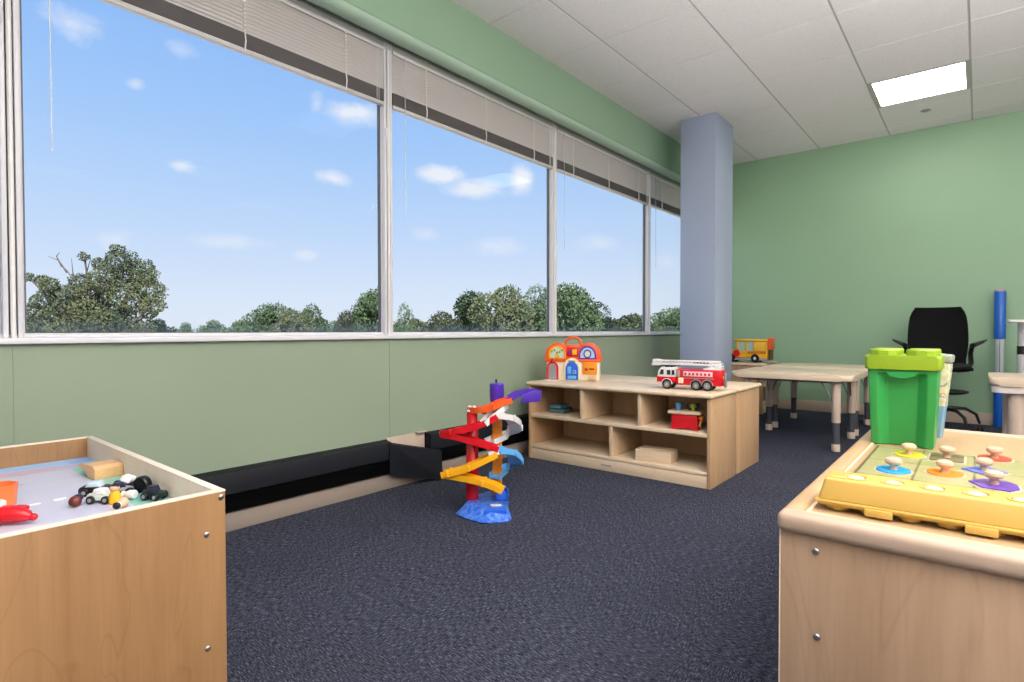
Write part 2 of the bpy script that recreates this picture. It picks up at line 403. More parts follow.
for n_, (i, j) in enumerate(sorted(lamps)):
    x0, x1, y0, y1 = LX[i], LX[i+1], LY[j], LY[j+1]
    xc, yc = (x0+x1)/2, (y0+y1)/2; hx, hy = (x1-x0)/2-.008, (y1-y0)/2-.006
    if (i, j) == (3, iy0): lab = 'lit square ceiling light panel, the one seen near the green back wall'
    else: lab = {(3, 6): 'lit ceiling light panel right above the aisle between the two play tables', (3, 10): 'lit ceiling light panel above the open carpet in front of the low shelves',
                 (7, 6): 'lit ceiling light panel at the right, level with the left play table', (7, 10): 'lit ceiling light panel at the right, level with the low shelves',
                 (7, 14): 'lit ceiling light panel at the right, beyond the blue tube', (9, 8): 'lit ceiling light panel close to the right wall, level with the green bin',
                 (9, 12): 'lit ceiling light panel close to the right wall, level with the square tables'}[(i, j)]
    th = thing('ceiling_light', lab, 'ceiling light', (xc, yc, ZC), 0, 'recessed ceiling light panels')
    fr_ = B()
    fw = .022
    fr_.box(-hx, hx, -hy, -hy+fw, -.002, .02); fr_.box(-hx, hx, hy-fw, hy, -.002, .02)
    fr_.box(-hx, -hx+fw, -hy+fw, hy-fw, -.002, .02); fr_.box(hx-fw, hx, -hy+fw, hy-fw, -.002, .02)
    fr_.done('light_frame', GRID, th, 0)
    B().box(-hx+fw, hx-fw, -hy+fw, hy-fw, .004, .012).done('diffuser', DIFF, th, 0)
sp_ = tag(B().lathe([(.0, .0), (.035, .0), (.037, -.003), (.030, -.006), (.0, -.007)], (0, 0, 0)).done('sprinkler_cap', GREY, loc=(-.366, 5.90, ZC)), 'small round sprinkler cap in the ceiling tile just behind the light panel', 'sprinkler cap')
# column
struct(B().box(-2.045, -1.735, 4.795, 5.23, 0, ZC, .004), 'column', COLUMN)
# baseboards
struct(B().box(-2.35, XR, YB-.014, YB, 0, .105, .004), 'baseboard_back', BEIGE)
struct(B().box(XW, -2.378, YF, YB, 0, .078, .003), 'baseboard_left', TAUPE)

# ------------------------------------------------------------------ windows
ZB, ZT = .808, 2.37
sill = struct(B().box(XW-.10, XW+.022, YF, YB, .788, .808, .004), 'window_sill', ALU)
for k in range(6):
    a, b = YS[k], YS[k+1]
    w = B()
    if k == 0: a += .0
    # bottom and top members, stepped in depth
    w.box(XW-.06, XW-.012, a, b, ZB, ZB+.010, .002); w.box(XW-.055, XW-.022, a, b, ZB+.010, ZB+.015, .0015)
    w.box(XW-.06, XW-.004, a, b, ZT-.055, ZT, .003)
    # jambs either side of the mullion line: outer tube and thinner inner lip
    for s_, y in ((1, a), (-1, b)):
        w.box(XW-.06, XW-.002, min(y+s_*.011, y+s_*.026), max(y+s_*.011, y+s_*.026), ZB, ZT-.05, .004)
        w.box(XW-.055, XW-.028, min(y+s_*.0265, y+s_*.033), max(y+s_*.0265, y+s_*.033), ZB+.010, ZT-.05, .002)
    wn = struct(w, 'window_%d' % (k+1), ALU)
    g2 = B()
    for y, s_ in ((a, 1), (b, -1)): g2.box(XW-.05, XW-.028, min(y+s_*.033, y+s_*.037), max(y+s_*.033, y+s_*.037), ZB+.012, ZT-.05)
    g2.box(XW-.05, XW-.028, a+.035, b-.035, ZB+.015, ZB+.018)
    struct(g2, 'window_gasket', ALU_D, wn, smooth=0)
    struct(B().box(XW-.042, XW-.036, a+.033, b-.033, ZB+.012, ZT-.05), 'window_glass', GLASS, wn, smooth=0)
    lk = B(); lk.box(XW-.002, XW+.010, b-.026, b-.014, 1.86, 1.90, .003); lk.box(XW+.004, XW+.012, b-.023, b-.017, 1.82, 1.87, .002)
    struct(lk, 'window_latch', ALU, wn)
    # slim post that covers the joint
    struct(B().box(XW-.07, XW-.018, b-.010, b+.010, ZB, ZT-.02, .003), 'window_post', ALU_D if k < 5 else ALU, wn)
    struct(B().tube([(XW-.004, b, ZB), (XW-.004, b, ZT-.02)], .0075, 10), 'window_cover_strip', WHITE, wn)

# ------------------------------------------------------------------ venetian blinds
blind_lab = ['white venetian blind at the window behind the camera', 'raised white venetian blind at the far left edge, left of the widest window', 'raised white venetian blind across the large leftmost window',
             'raised white venetian blind across the second large window, left of the playhouse', 'raised white venetian blind on the narrower third window above the playhouse', 'raised white venetian blind at the last window, partly behind the column']
for k in range(1, 6):
    a, b = YS[k]+.028, YS[k+1]-.028; L = b-a
    th = thing('venetian_blind', blind_lab[k], 'window blind', (XW-.011, a, 2.016), 0, 'venetian blinds raised to the top of the windows')
    B().box(-.014, .012, 0, L, .300, .336, .002).done('headrail', RAIL, th)
    B().box(.0125, .0160, 0, L, .288, .304, .0008).done('valance_lip', WHITE, th)
    s_ = B(); n = 12
    for i in range(n):
        z = .095+i*.0172
        pts = [(-.0045, z+.0118), (-.0005, z+.004), (.0025, z-.004), (.0045, z-.0118), (.0053, z-.0116), (.0034, z-.0038), (.0004, z+.0043), (-.0037, z+.0121)]
        s_.prism(pts, 'Y', .002, L-.002)
    s_.done('slats', SLAT, th)
    s_ = B()
    for i in range(15): s_.box(-.0135, .0135, .002, L-.002, .022+i*.0042, .022+i*.0042+.0022)
    s_.done('slat_stack', STACK, th, 0)
    B().box(-.014, .014, .001, L-.001, .0, .019, .003).done('bottom_rail', RAIL, th)
    fr3 = [.16, .5, .84] if L < 1.48 else [.14, .5, .86]
    for q in fr3:
        l = B(); y = L*q
        for i in range(12):
            z = .09+i*.0172; l.box(.0120, .0165, y-.0050, y+.0050, z, z+.007)
        l.tube([(.0158, y, .29), (.0158, y, .085)], .0007, 5); l.tube([(.0158, y, .085), (.018, y+.003, .05), (.016, y, .005)], .0034, 6)
        l.done('ladder_cord', CORD, th)
    B().tube([(.020, .075, .29), (.023, .075, -.02), (.026, .075, -.58)], .0024, 8).done('tilt_wand', WAND, th)
    l = B(); yy = L-.05
    l.tube([(.018, yy, .29), (.018, yy, .02)], .0016, 6); l.tube([(.018, yy+.012, .29), (.018, yy+.012, .01)], .0016, 6)
    l.done('lift_cord', CORD, th)

# ------------------------------------------------------------------ baseboard heaters
def heater(name, y0, y1, label):
    L = y1-y0; th = thing(name, label, 'heater', (-2.378, y0, .078), 0, 'black baseboard heaters under the windows')
    # coordinates: x from the baseboard face, wall at -.042
    B().prism([(-.041, 0.0), (-.041, .176), (-.030, .172), (-.030, .004)], 'Y', 0, L).done('back_plate', HEATER_D, th)
    B().prism([(-.030, .172), (-.038, .176), (-.030, .178), (.014, .170), (.020, .160), (.020, .082), (.016, .082), (.016, .158), (.010, .165)], 'Y', 0, L).done('front_cover', HEATER, th)
    l = B()
    for i in range(7):
        z = .006+i*.0115
        l.prism([(-.028, z+.010), (.012, z), (.014, z+.003), (-.028, z+.013)], 'Y', .004, L-.004)
    l.done('louvres', HEATER_D, th)
    for y in (0, L-.004): B().prism([(-.040, .0), (-.040, .174), (.015, .166), (.019, .156), (.012, .0)], 'Y', y, y+.004).done('end_cap', HEATER, th)
    return th
heater('baseboard_heater', YF+.02, 1.855, 'long black baseboard heater under the large left windows, running behind the left play table')
heater('baseboard_heater', 2.13, 6.40, 'black baseboard heater behind the spiral race track and low shelves')
lc = B()
V = [(-2.357, 1.838, .078), (-2.357, 1.838, .243), (-2.315, 2.165, .158), (-2.292, 2.150, .002)]
bm = lc.b; nn = Vector((.012, -.003, 0))
fa = [bm.verts.new(v) for v in V]; fb = [bm.verts.new(Vector(v)+nn*.5) for v in V]
lc._f(fa); lc._f(fb[::-1])
for i in range(4): lc._f([fa[i], fb[i], fb[(i+1) % 4], fa[(i+1) % 4]])
# returned lip along the top
lt = [Vector(V[1]), Vector(V[2]), Vector(V[2])+Vector((-.03, .004, .004)), Vector(V[1])+Vector((-.03, .004, .004))]
la = [bm.verts.new(v) for v in lt]; lb_ = [bm.verts.new(v-Vector((0, 0, .003))) for v in lt]
lc._f(la); lc._f(lb_[::-1])
for i in range(4): lc._f([la[i], lb_[i], lb_[(i+1) % 4], la[(i+1) % 4]])
tag(lc.done('loose_heater_cover', HEATER, smooth=0), 'loose navy black heater cover leaning out at the gap between the two heaters', 'heater cover')
gp = B(); gp.box(XW+.001, XW+.012, 1.862, 2.125, .078, .262, .002); gp.box(XW+.001, XW+.035, 2.06, 2.125, .262, .268, .001)
tag(gp.done('exposed_back_panel', BEIGE), 'bare beige backing panel showing in the gap between the two black heaters', 'panel')

# ------------------------------------------------------------------ low classroom shelves
def shelf_unit(name, label, x0, y0, W_, D, H, face, top=(3,), rz=0, logo=False):
    """open side towards local -y; origin at front left foot"""
    th = thing(name, label, 'shelf', (x0, y0, 0), rz, None)
    tk = .02; zt = H-.024
    for x in (0, W_-tk): B().box(x, x+tk, 0, D, 0, zt, .002).done('side_panel', MAPLE_SIDE, th)
    B().box(tk, W_-tk, D-.012, D-.004, .07, zt).done('back_panel', BACKP, th, 0)
    B().box(-.014, W_+.014, -.016, D+.002, zt, H, .011, 4).done('top_panel', MAPLE_X, th)
    bp_ = B().box(tk, W_-tk, .002, .020, .0, .066, .002).done('base_board', MAPLE_X, th)
    if logo:
        B().prism(rrect(W_*.5-.055, W_*.5+.015, .029, .038, .003), 'Y', .0008, .0024).done('maker_plate', GREY, th)
    B().box(tk, W_-tk, .0, D-.012, .069, .087, .002).done('bottom_shelf', MAPLE_X, th)
    B().box(tk, W_-tk, .0, D-.012, .268, .290, .004).done('middle_shelf', MAPLE_X, th)
    for q in top: B().box(q-.010, q+.010, .006, D-.012, .290, zt, .002).done('divider', MAPLE, th)
    B().box(W_*.505-.010, W_*.505+.010, .006, D-.012, .087, .268, .002).done('divider', MAPLE, th)
    return th
SX = -2.268
shelf_unit('low_shelf', 'low maple shelf with five open compartments facing the camera, playhouse on top', SX, 2.90, 1.20, .388, .498, 0, (.403, .790), 0, True)
s2 = shelf_unit('low_shelf', 'matching low maple shelf standing back to back behind the one with five open compartments', SX+1.20, 3.735, 1.20, .422, .498, 0, (.392, .775), PI)
# low shelf by the back wall, its open side to the right
th = thing('low_bookcase', 'low wooden bookcase against the back wall behind the column, carrying the yellow bus', 'shelf', (-1.645, 5.86, 0), 0)
for y in (0, .50): B().box(-.50, 0, y, y+.02, 0, .476, .002).done('side_panel', MAPLE_SIDE, th)
B().box(-.50, -.49, .02, .50, .02, .476).done('back_panel', BACKP, th, 0)
B().box(-.512, .014, -.014, .532, .476, .500, .011, 4).done('top_panel', MAPLE_Y, th)
B().box(-.49, -.01, .02, .50, .06, .078, .002).done('bottom_shelf', MAPLE_Y, th)
B().box(-.49, -.01, .02, .50, .262, .280, .002).done('middle_shelf', MAPLE_Y, th)
B().box(-.025, -.008, .02, .50, 0, .06, .002).done('base_board', MAPLE_Y, th)

# ------------------------------------------------------------------ adjustable child tables
def child_table(x0, x1, y0, y1, label):
    cx, cy = (x0+x1)/2, (y0+y1)/2; hx, hy = (x1-x0)/2, (y1-y0)/2
    th = thing('activity_table', label, 'table', (cx, cy, 0), 0, 'child height tables with grey footed legs')
    B().prism(rrect(-hx, hx, -hy, hy, .07, 7), 'Z', .484, .522, .013, 4).done('tabletop', TABLETOP, th)
    for sx in (-1, 1):
        for sy in (-1, 1):
            lx, ly = sx*(hx-.105), sy*(hy-.080)
            lg = B().lathe([(.028, .472), (.028, .200), (.026, .197)], (lx, ly, 0), seg=20).done('leg', LEG_P, th)
            B().lathe([(.0225, .200), (.0235, .045)], (lx, ly, 0), seg=20).done('lower_leg', LEG_G, lg)
            B().lathe([(.026, .050), (.0275, .044), (.0275, .004), (.025, .0)], (lx, ly, 0), seg=20).done('foot', LEG_P, lg)
            B().lathe([(.05, .484), (.05, .476), (.030, .470)], (lx, ly, 0), seg=20).done('leg_plate', BRACE, lg)
            b_ = B()
            b_.tube([(lx-sx*.02, ly, .32), (lx-sx*.055, ly, .41), (lx-sx*.10, ly, .482)], .0045, 6)
            b_.tube([(lx, ly-sy*.02, .32), (lx, ly-sy*.055, .41), (lx, ly-sy*.10, .482)], .0045, 6)
            b_.done('brace', BRACE, lg)
    ap = B(); ap.box(-hx+.12, hx-.12, -hy+.10, -hy+.115, .462, .484); ap.box(-hx+.12, hx-.12, hy-.115, hy-.10, .462, .484)
    ap.box(-hx+.10, -hx+.115, -hy+.12, hy-.12, .462, .484); ap.box(hx-.115, hx-.10, -hy+.12, hy-.12, .462, .484)
    ap.done('under_frame', BRACE, th, 0)
child_table(-1.450, -.645, 4.300, 5.060, 'nearer square child height table with rounded corners, beside the low shelves')
child_table(-1.450, -.645, 5.070, 5.875, 'farther child height table, pushed up behind the nearer one toward the back wall')

# ------------------------------------------------------------------ left play table
def screw(mb, c, ax):
    mb.lathe([(.0058, 0), (.0058, .0012), (.0042, .0026), (.0018, .0030)], c, ax, 12)
th = thing('play_table', 'wooden play table with raised rim and printed road map bed, at the left edge', 'table', (-1.200, .514, 0))
# local: +x face towards the room at 0, +y face at 0
PW, PL = .945, 1.25
def rounded_panel(axis, a, b, lo, hi, zt): pass
B().box(-.018, 0, -PL, 0, .012, .500, .003, 3).done('side_panel', PLY_L, th)
B().box(-PW, -PW+.018, -PL, 0, .012, .500, .003, 3).done('side_panel', PLY_L, th)
B().box(-PW+.018, -.018, -.018, -.001, .012, .500, .003, 3).done('end_panel', RIM_L, th)
B().box(-PW+.018, -.018, -PL+.001, -PL+.018, .012, .500, .003, 3).done('end_panel', RIM_L, th)
ed = B(); ed.box(-.0182, .0003, -PL, .0003, .4975, .5015, .0015); ed.box(-PW, -PW+.0182, -PL, .0003, .4975, .5015, .0015); ed.box(-PW+.018, -.018, -.0182, .0, .4975, .5015, .0015)
ed.done('rim_edging', RIM_L, th)
for cx_, cy_ in ((-.06, -.06), (-PW+.06, -.06), (-.06, -PL+.06), (-PW+.06, -PL+.06)): B().lathe([(.022, .0), (.024, .004), (.02, .02)], (cx_, cy_, 0), seg=14).done('foot', BLACK, th)
for py_, pz_ in ((-.009, .487), (-.038, .417), (-.038, .184), (-.38, .392), (-.70, .42), (-.70, .18)):
    sm = B(); screw(sm, (0, py_, pz_), 'X'); sm.done('screw', STEEL, th)
B().box(-PW+.018, -.018, -PL+.018, -.018, .425, .4395).done('bed', PLY_L, th, 0)
# printed sheet
def flat(c, n): return plastic(n, c, .3, .02)
PM = [flat(srgb(196, 197, 214), 'print_lavender'), flat(srgb(150, 198, 236), 'print_sky_blue'), flat(srgb(206, 164, 186), 'print_pink'), flat(srgb(130, 196, 178), 'print_mint'),
      flat(srgb(244, 246, 250), 'print_white'), flat(srgb(178, 196, 200), 'print_grey_line'), flat(srgb(120, 170, 225), 'print_blue')]
pm = B(); N1, N2 = 110, 150
x_lo, x_hi, y_lo, y_hi = -PW+.019, -.019, -PL+.019, -.019
vs = [[pm.b.verts.new((x_lo+(x_hi-x_lo)*i/N1, y_lo+(y_hi-y_lo)*j/N2, .4405)) for j in range(N2+1)] for i in range(N1+1)]
def mat_at(X, Y):      # room coordinates
    edge = .012*math.sin(Y*19)+.008*math.sin(Y*47)
    if Y > .425 and X > -2.0+edge: return 3
    if X < -2.045+edge: return 1 if not (Y > .44 and (X*70) % 2 < 1) else 6
    if X < -1.995 and .25 < Y < .46: return 2
    if X < -2.0 + edge: return 1
    if -1.975 < X < -1.86 and Y < .275+(X+1.92)*.5: return 2
    if abs(X+1.99-edge) < .006: return 3
    if abs(X+1.855+(Y-.3)*.06) < .004 or abs(X+1.77+(Y-.3)*.05) < .0035: return 5
    if abs(X+1.625+.09*(Y-.2)) < .010 and (Y*22) % 1 < .45: return 4
    if Y < -.05 and (X+2) % .3 < .08: return 3
    if Y < -.3 and X > -1.6: return 1
    return 0
for i in range(N1):
    for j in range(N2):
        pm.mi = mat_at(-1.200+x_lo+(x_hi-x_lo)*(i+.5)/N1, .514+y_lo+(y_hi-y_lo)*(j+.5)/N2)
        pm._f([vs[i][j], vs[i+1][j], vs[i+1][j+1], vs[i][j+1]])
pm.done('printed_map', PM, th, 0)
ZL = .4408
# wooden block, arched underside
pts = [(-.09, .0), (-.045, .0)]
arc = [(-.02+.055*math.cos(a), .0+.034*math.sin(a)) for a in [PI*k/10 for k in range(11)]]
pb = B().prism([(0, 0), (0, .026), (-.010, .034), (-.035, .035), (-.075, .034), (-.105, .028), (-.105, .024), (-.075, .022), (-.055, .014), (-.042, 0)], 'Y', -.034, .034, .0015)
tag(pb.done('wooden_block', wood('beech_block', srgb(214, 176, 126), srgb(184, 140, 92), 'X', .4), loc=(-1.775, .462, ZL), rot=(0, 0, .12)), 'pale wooden arch block lying on the road map bed of the left play table', 'toy block')
# piled small toys
def toy_car(name, label, body, cabin, loc, rz, L=.062, tilt=0, wheel=BLACK):
    th = thing(name, label, 'toy car', loc, rz, 'small toys heaped in the left play table')
    th.rotation_euler = (tilt, 0, rz)
    h = L/2; w = L*.24
    B().prism([(-h, .007), (h, .007), (h, .017), (h*.55, .020), (h*.3, .020), (-h*.9, .021), (-h, .016)], 'Y', -w, w, .002).done('body', body, th)
    B().prism([(-h*.62, .020), (h*.38, .020), (h*.16, .032), (-h*.45, .032)], 'Y', -w*.85, w*.85, .0025).done('cabin', cabin, th)
    for sx in (-1, 1):
        for sy in (-1, 1):
            wv = B().lathe([(.003, -.004), (.008, -.0045), (.0092, -.003), (.0092, .003), (.008, .0045), (.003, .004)], (sx*h*.58, sy*(w+.001), .0092), 'Y', 16).done('wheel', wheel, th)
            B().lathe([(.0045, -.0052), (.0045, .0052)], (sx*h*.58, sy*(w+.001), .0092), 'Y', 12).done('hub', GREY, wv)
    return th
NAVY = plastic('toy_navy', srgb(30, 34, 62), .3); BROWN = plastic('toy_brown', srgb(104, 44, 30), .35); PALEGR = plastic('toy_pale_green', srgb(206, 222, 204), .3)
ICE = plastic('toy_ice_blue', srgb(196, 218, 228), .25); SKIN = plastic('toy_peach', srgb(234, 186, 150), .4); DGREEN = plastic('toy_dark_green', srgb(16, 46, 38), .4)
toy_car('toy_car', 'tiny ice blue toy car with black wheels at the back left of the heap', BLACK, ICE, (-1.615, .395, ZL), .9, .066)
toy_car('toy_car', 'tiny navy and white toy car tipped up behind the heap', NAVY, WHITE, (-1.600, .452, ZL+.006), 2.2, .060, .30)
toy_car('toy_car', 'tiny pale green toy car at the middle of the heap', PALEGR, WHITE, (-1.530, .385, ZL), .7, .058)
toy_car('toy_car', 'tiny dark green toy car at the right end of the heap', DGREEN, NAVY, (-1.465, .468, ZL), .5, .048)
toy_car('toy_car', 'tiny silver grey toy car wedged in front of the black tyre', GREY, NAVY, (-1.560, .428, ZL), 1.6, .046)
def peg_person(label, body, head, loc, rot=(0, 0, 0), s=1):
    th = thing('peg_person', label, 'toy figure', loc, 0, 'small toys heaped in the left play table'); th.rotation_euler = rot; th.scale = (s, s, s)
    B().lathe([(.010, 0), (.0115, .002), (.011, .014), (.0075, .024), (.004, .026)], seg=16).done('body', body, th)
    B().ball((0, 0, .032), .0085).done('head', head, th)
    B().ball((0, .001, .0355), .0084, (1.02, 1, .62)).done('hair', BLACK, th)
peg_person('tiny toy figure in yellow standing in the heap', YELLOW, SKIN, (-1.500, .400, ZL), (0, 0, .7), 1.1)
peg_person('tiny toy figure in peach lying at the front right of the heap', SKIN, CREAM, (-1.455, .405, ZL+.011), (PI/2, 0, .9), .95)
peg_person('tiny toy figure in white lying near the right end of the heap', WHITE, CREAM, (-1.500, .440, ZL+.011), (PI/2, 0, -.9), .9)
th = thing('spare_rubber_wheel', 'chunky black toy tyre standing at the back right of the heap', 'toy tyre', (-1.548, .470, ZL+.020), .5)
B().lathe([(.009, -.009), (.017, -.010), (.020, -.006), (.020, .006), (.017, .010), (.009, .009)], (0, 0, 0), 'Y', 22).done('tyre', BLACK, th)
B().lathe([(.009, -.0075), (.009, .0075)], (0, 0, 0), 'Y', 16).done('hub', DGREEN, th)
th = thing('toy_acorn', 'small shiny brown ball toy with a dark cap at the left front of the heap', 'toy ball', (-1.535, .335, ZL), 0)
B().ball((0, 0, .0125), .0125).done('ball', BROWN, th); B().ball((-.004, .006, .019), .0105, (1, 1, .7)).done('cap', NAVY, th)
# red plane and orange cup at the left edge
th = thing('toy_plane', 'bright red toy aeroplane with yellow and white dial on the left play table', 'toy plane', (-1.515, .205, ZL), .75)
B().tube([(-.12, 0, .016), (-.08, 0, .019), (0, 0, .021), (.035, 0, .021), (.055, 0, .017), (.064, 0, .014)], [.009, .015, .018, .017, .012, .006], 16).done('fuselage', RED, th)
B().prism(rrect(-.03, .015, -.07, .07, .015), 'Z', .012, .019, .002).done('wing', RED, th)
B().ball((.068, 0, .014), .0075).done('nose', RED, th)
dl = B().lathe([(.021, .036), (.021, .043), (.018, .046), (.0, .046)], (-.01, 0, 0)).done('dial', WHITE, th); B().lathe([(.012, .046), (.011, .049), (0, .049)], (-.01, 0, 0)).done('dial_button', plastic('dial_yellow', srgb(214, 190, 40), .3), dl)
cpm = B(); cpm.lathe([(.0, 0), (.034, 0), (.035, .002), (.039, .050), (.036, .050), (.032, .005), (.0, .005)], seg=8)
tag(cpm.done('orange_cup', plastic('cup_orange', srgb(244, 124, 62), .35), loc=(-1.665, .222, ZL), smooth=20), 'faceted orange plastic cup standing behind the red toy aeroplane', 'cup')

# ------------------------------------------------------------------ right play table
RX0, RX1, RY0, RY1 = -.282, .165, 1.092, 2.385
th = thing('light_play_table', 'wooden play table with bullnose rim in the right foreground, holding the egg carton', 'table', (RX0, RY0, 0))
tw, tl = RX1-RX0, RY1-RY0
B().box(.006, .024, .018, tl-.018, .012, .470, .002).done('side_panel', PLY_R, th)
B().box(tw-.024, tw-.006, .018, tl-.018, .012, .470, .002).done('side_panel', PLY_R, th)
B().box(.0055, tw-.0055, .012, .020, .012, .470, .002).done('end_panel', PLY_R, th)
B().box(.024, tw-.024, tl-.036, tl-.018, .012, .470, .002).done('end_panel', PLY_R, th)
ebm = B(); ebm.box(.0030, .0054, .012, .0205, .012, .468, .0008)
ebm.done('panel_edging', RIM_L, th)
# bullnose rim: four lengths with a half round outer edge
def rim(x0, x1, y0, y1, side):
    b_ = B(); b_.box(x0, x1, y0, y1, .464, .500, .0125, 5); return b_
rim(0, tw, 0, .044, 0).done('rim', RIM_R, th); rim(0, tw, tl-.044, tl, 0).done('rim', RIM_R, th)
rim(0, .040, .03, tl-.03, 0).done('rim', BED_R, th); rim(tw-.040, tw, .03, tl-.03, 0).done('rim', BED_R, th)
B().box(.030, tw-.030, .034, tl-.034, .470, .494).done('bed', BED_R, th, 0)
ib = B(); ib.box(.040, .046, .044, tl-.044, .494, .497); ib.box(.046, tw-.046, .044, .050, .494, .497)
ib.done('inner_bead', MAPLE_Y, th, 0)
for px_, pz_ in ((.063, .438), (.066, .286), (tw-.05, .437), (tw-.05, .286), (.066, .13)):
    sm = B(); sm.lathe([(.0062, .012), (.0062, .0108), (.0045, .0090), (.0018, .0086)], (px_, 0, pz_), 'Y', 12); sm.done('screw', STEEL, th)
for cx_, cy_ in ((.06, .06), (tw-.06, .06), (.06, tl-.06), (tw-.06, tl-.06)): B().lathe([(.022, .0), (.024, .004), (.02, .02)], (cx_, cy_, 0), seg=14).done('foot', BLACK, th)
ZR = .4946
# egg carton
th = thing('egg_carton', 'yellow plastic egg carton with egg tops showing, on the right play table', 'toy egg carton', (-.230, 1.172, ZR-.0058), .045); th.scale = (1, 1, .93)
EL, EW = .335, .096
def frus(mb, x0, x1, y0, y1, z0, z1, ins, bev=.006):
    a = [(x0, y0, z0), (x1, y0, z0), (x1, y1, z0), (x0, y1, z0)]; b_ = [(x0+ins, y0+ins, z1), (x1-ins, y0+ins, z1), (x1-ins, y1-ins, z1), (x0+ins, y1-ins, z1)]
    vs = [mb.b.verts.new(p) for p in a+b_]
    fs = [mb._f([vs[i] for i in q]) for q in [(3,2,1,0),(4,5,6,7),(0,1,5,4),(1,2,6,5),(2,3,7,6),(3,0,4,7)]]
    mb._fin(vs, fs, bev, 3, None)
lid = B(); frus(lid, 0, EL, 0, EW, .026, .070, .010, .005)
lid.box(-.004, EL+.004, -.004, EW+.004, .022, .028, .002)
for i in range(5):
    lid.lathe([(.021, .069), (.021, .0712), (.0165, .0718), (.0150, .0700)], (.058+i*.058, .040, 0), seg=22)
lid.box(.012, .045, .018, .036, .0695, .0715, .001)
lid.done('lid', EGGY, th)
for i in range(5):
    B().ball((.058+i*.058, .040, .0698), .0135, (1, 1, .25)).done('egg', EGGW, th)
cup = B()
for i in range(6):
    for j in range(2): cup.lathe([(.013, .0065), (.017, .008), (.0215, .022)], (.030+i*.055, .026+j*.044, 0), seg=16)
cup.box(.002, EL-.002, .002, EW-.002, .017, .0225, .002)
cup.done('egg_cups', EGGY, th)
for x in (.075, .215):
    B().box(x, x+.042, -.008, -.002, .010, .024, .002).done('clasp', EGGY, th)
# peg puzzle
th = thing('peg_puzzle', 'wooden peg puzzle board with coloured shapes and round knobs, between egg carton and green bin', 'puzzle', (-.215, 1.31, ZR))
PZX, PZY = .325, .575
m_, t = new_mat('puzzle_print'); co = objco(t)
br = t.new('ShaderNodeTexBrick'); t.set(br.inputs[0], co); br.offset = 0; br.inputs['Scale'].default_value = 1
br.inputs['Brick Width'].default_value = .105; br.inputs['Row Height'].default_value = .185; br.inputs['Mortar Size'].default_value = .0028
br.inputs['Color1'].default_value = srgb(160, 156, 104); br.inputs['Color2'].default_value = srgb(148, 152, 96); br.inputs['Mortar'].default_value = srgb(96, 94, 60)
bsdf(t, t.mix(t.mapr(t.noise(co, 30, 3), .4, .8, 0, .5), br.outputs[0], srgb(186, 170, 128)), .4); PZ = m_
B().box(0, PZX, 0, PZY, 0, .009, .0015).done('board', PZ, th)
B().box(-.004, 0, 0, PZY, 0, .0095, .001).done('board_edge', plastic('olive_edge', srgb(98, 96, 60), .5), th)
pz = [(-.138, 1.785, srgb(196, 190, 40), 'o'), (-.060, 1.800, srgb(120, 108, 72), 'r'), (.033, 1.870, srgb(196, 72, 52), 'o'), (-.150, 1.565, srgb(30, 150, 214), 'o'),
      (-.057, 1.605, srgb(226, 132, 30), 'o'), (.012, 1.690, srgb(96, 110, 200), 't'), (.027, 1.550, srgb(100, 62, 158), 'c')]
pcn = ['yellow_piece', 'brown_piece', 'red_piece', 'blue_piece', 'orange_piece', 'periwinkle_piece', 'violet_piece']
for (X, Y, cc, sh), nm in zip(pz, pcn):
    lx, ly = X+.215, Y-1.31
    mt_ = plastic('puzzle_'+nm, cc, .35); ol = plastic('puzzle_outline_'+nm, srgb(190, 184, 158), .4)
    def shape(k):
        if sh == 'o': return [(lx+.034*k*math.cos(a*PI/12), ly+.042*k*math.sin(a*PI/12)) for a in range(24)]
        if sh == 'r': return rrect(lx-.034*k, lx+.034*k, ly-.05*k, ly+.05*k, .008)
        if sh == 't': return [(lx-.042*k, ly-.01), (lx, ly-.05*k), (lx+.042*k, ly+.0), (lx+.0, ly+.055*k)]
        return [(lx-.042*k, ly+.0), (lx-.02*k, ly-.045*k), (lx+.025*k, ly-.050*k), (lx+.040*k, ly-.02*k), (lx+.038*k, ly+.02*k), (lx+.02*k, ly+.045*k), (lx-.018*k, ly+.04*k)]
    B().prism(shape(1.13), 'Z', .009, .0098).done('piece_outline', ol, th, 0)
    pc = B().prism(shape(1), 'Z', .0098, .0125, .0008).done('puzzle_piece', mt_, th)
    B().lathe([(.0085, .0125), (.0075, .020), (.0085, .023), (.0150, .026), (.0172, .031), (.0158, .0365), (.0095, .040), (0, .0405)], (lx, ly, 0), seg=22).done('knob', KNOB, pc)
# green bin
th = thing('storage_bin', 'bright green bin with lime lid like a studded brick, on the right play table', 'storage bin', (-.169, 2.03, ZR), .0)
def ringpts(hw, hd, z, notch=0.0, nw=.055):
    # outline with a recessed front bay
    return [(-hw, -hd, z), (-nw-.022, -hd, z), (-nw, -hd+notch, z), (nw, -hd+notch, z), (nw+.022, -hd, z), (hw, -hd, z), (hw, hd, z), (nw+.022, hd, z), (nw, hd-notch, z), (-nw, hd-notch, z), (-nw-.022, hd, z), (-hw, hd, z)]
bn = B(); rings = []
for hw, hd, z, nt, nw in ((.072, .072, .0, .022, .032), (.074, .074, .004, .022, .033), (.082, .082, .205, .022, .038), (.083, .083, .214, .0, .038), (.084, .084, .222, .0, .040)):
    rings.append([bn.b.verts.new(p) for p in ringpts(hw, hd, z, nt, nw)])
for A_, B_ in zip(rings, rings[1:]):
    for k in range(12): bn._f([A_[k], A_[(k+1) % 12], B_[(k+1) % 12], B_[k]])
bn._f(rings[0][::-1]); bn._f(rings[-1])
bno = bn.done('bin_body', GREEN_B, th, 25)
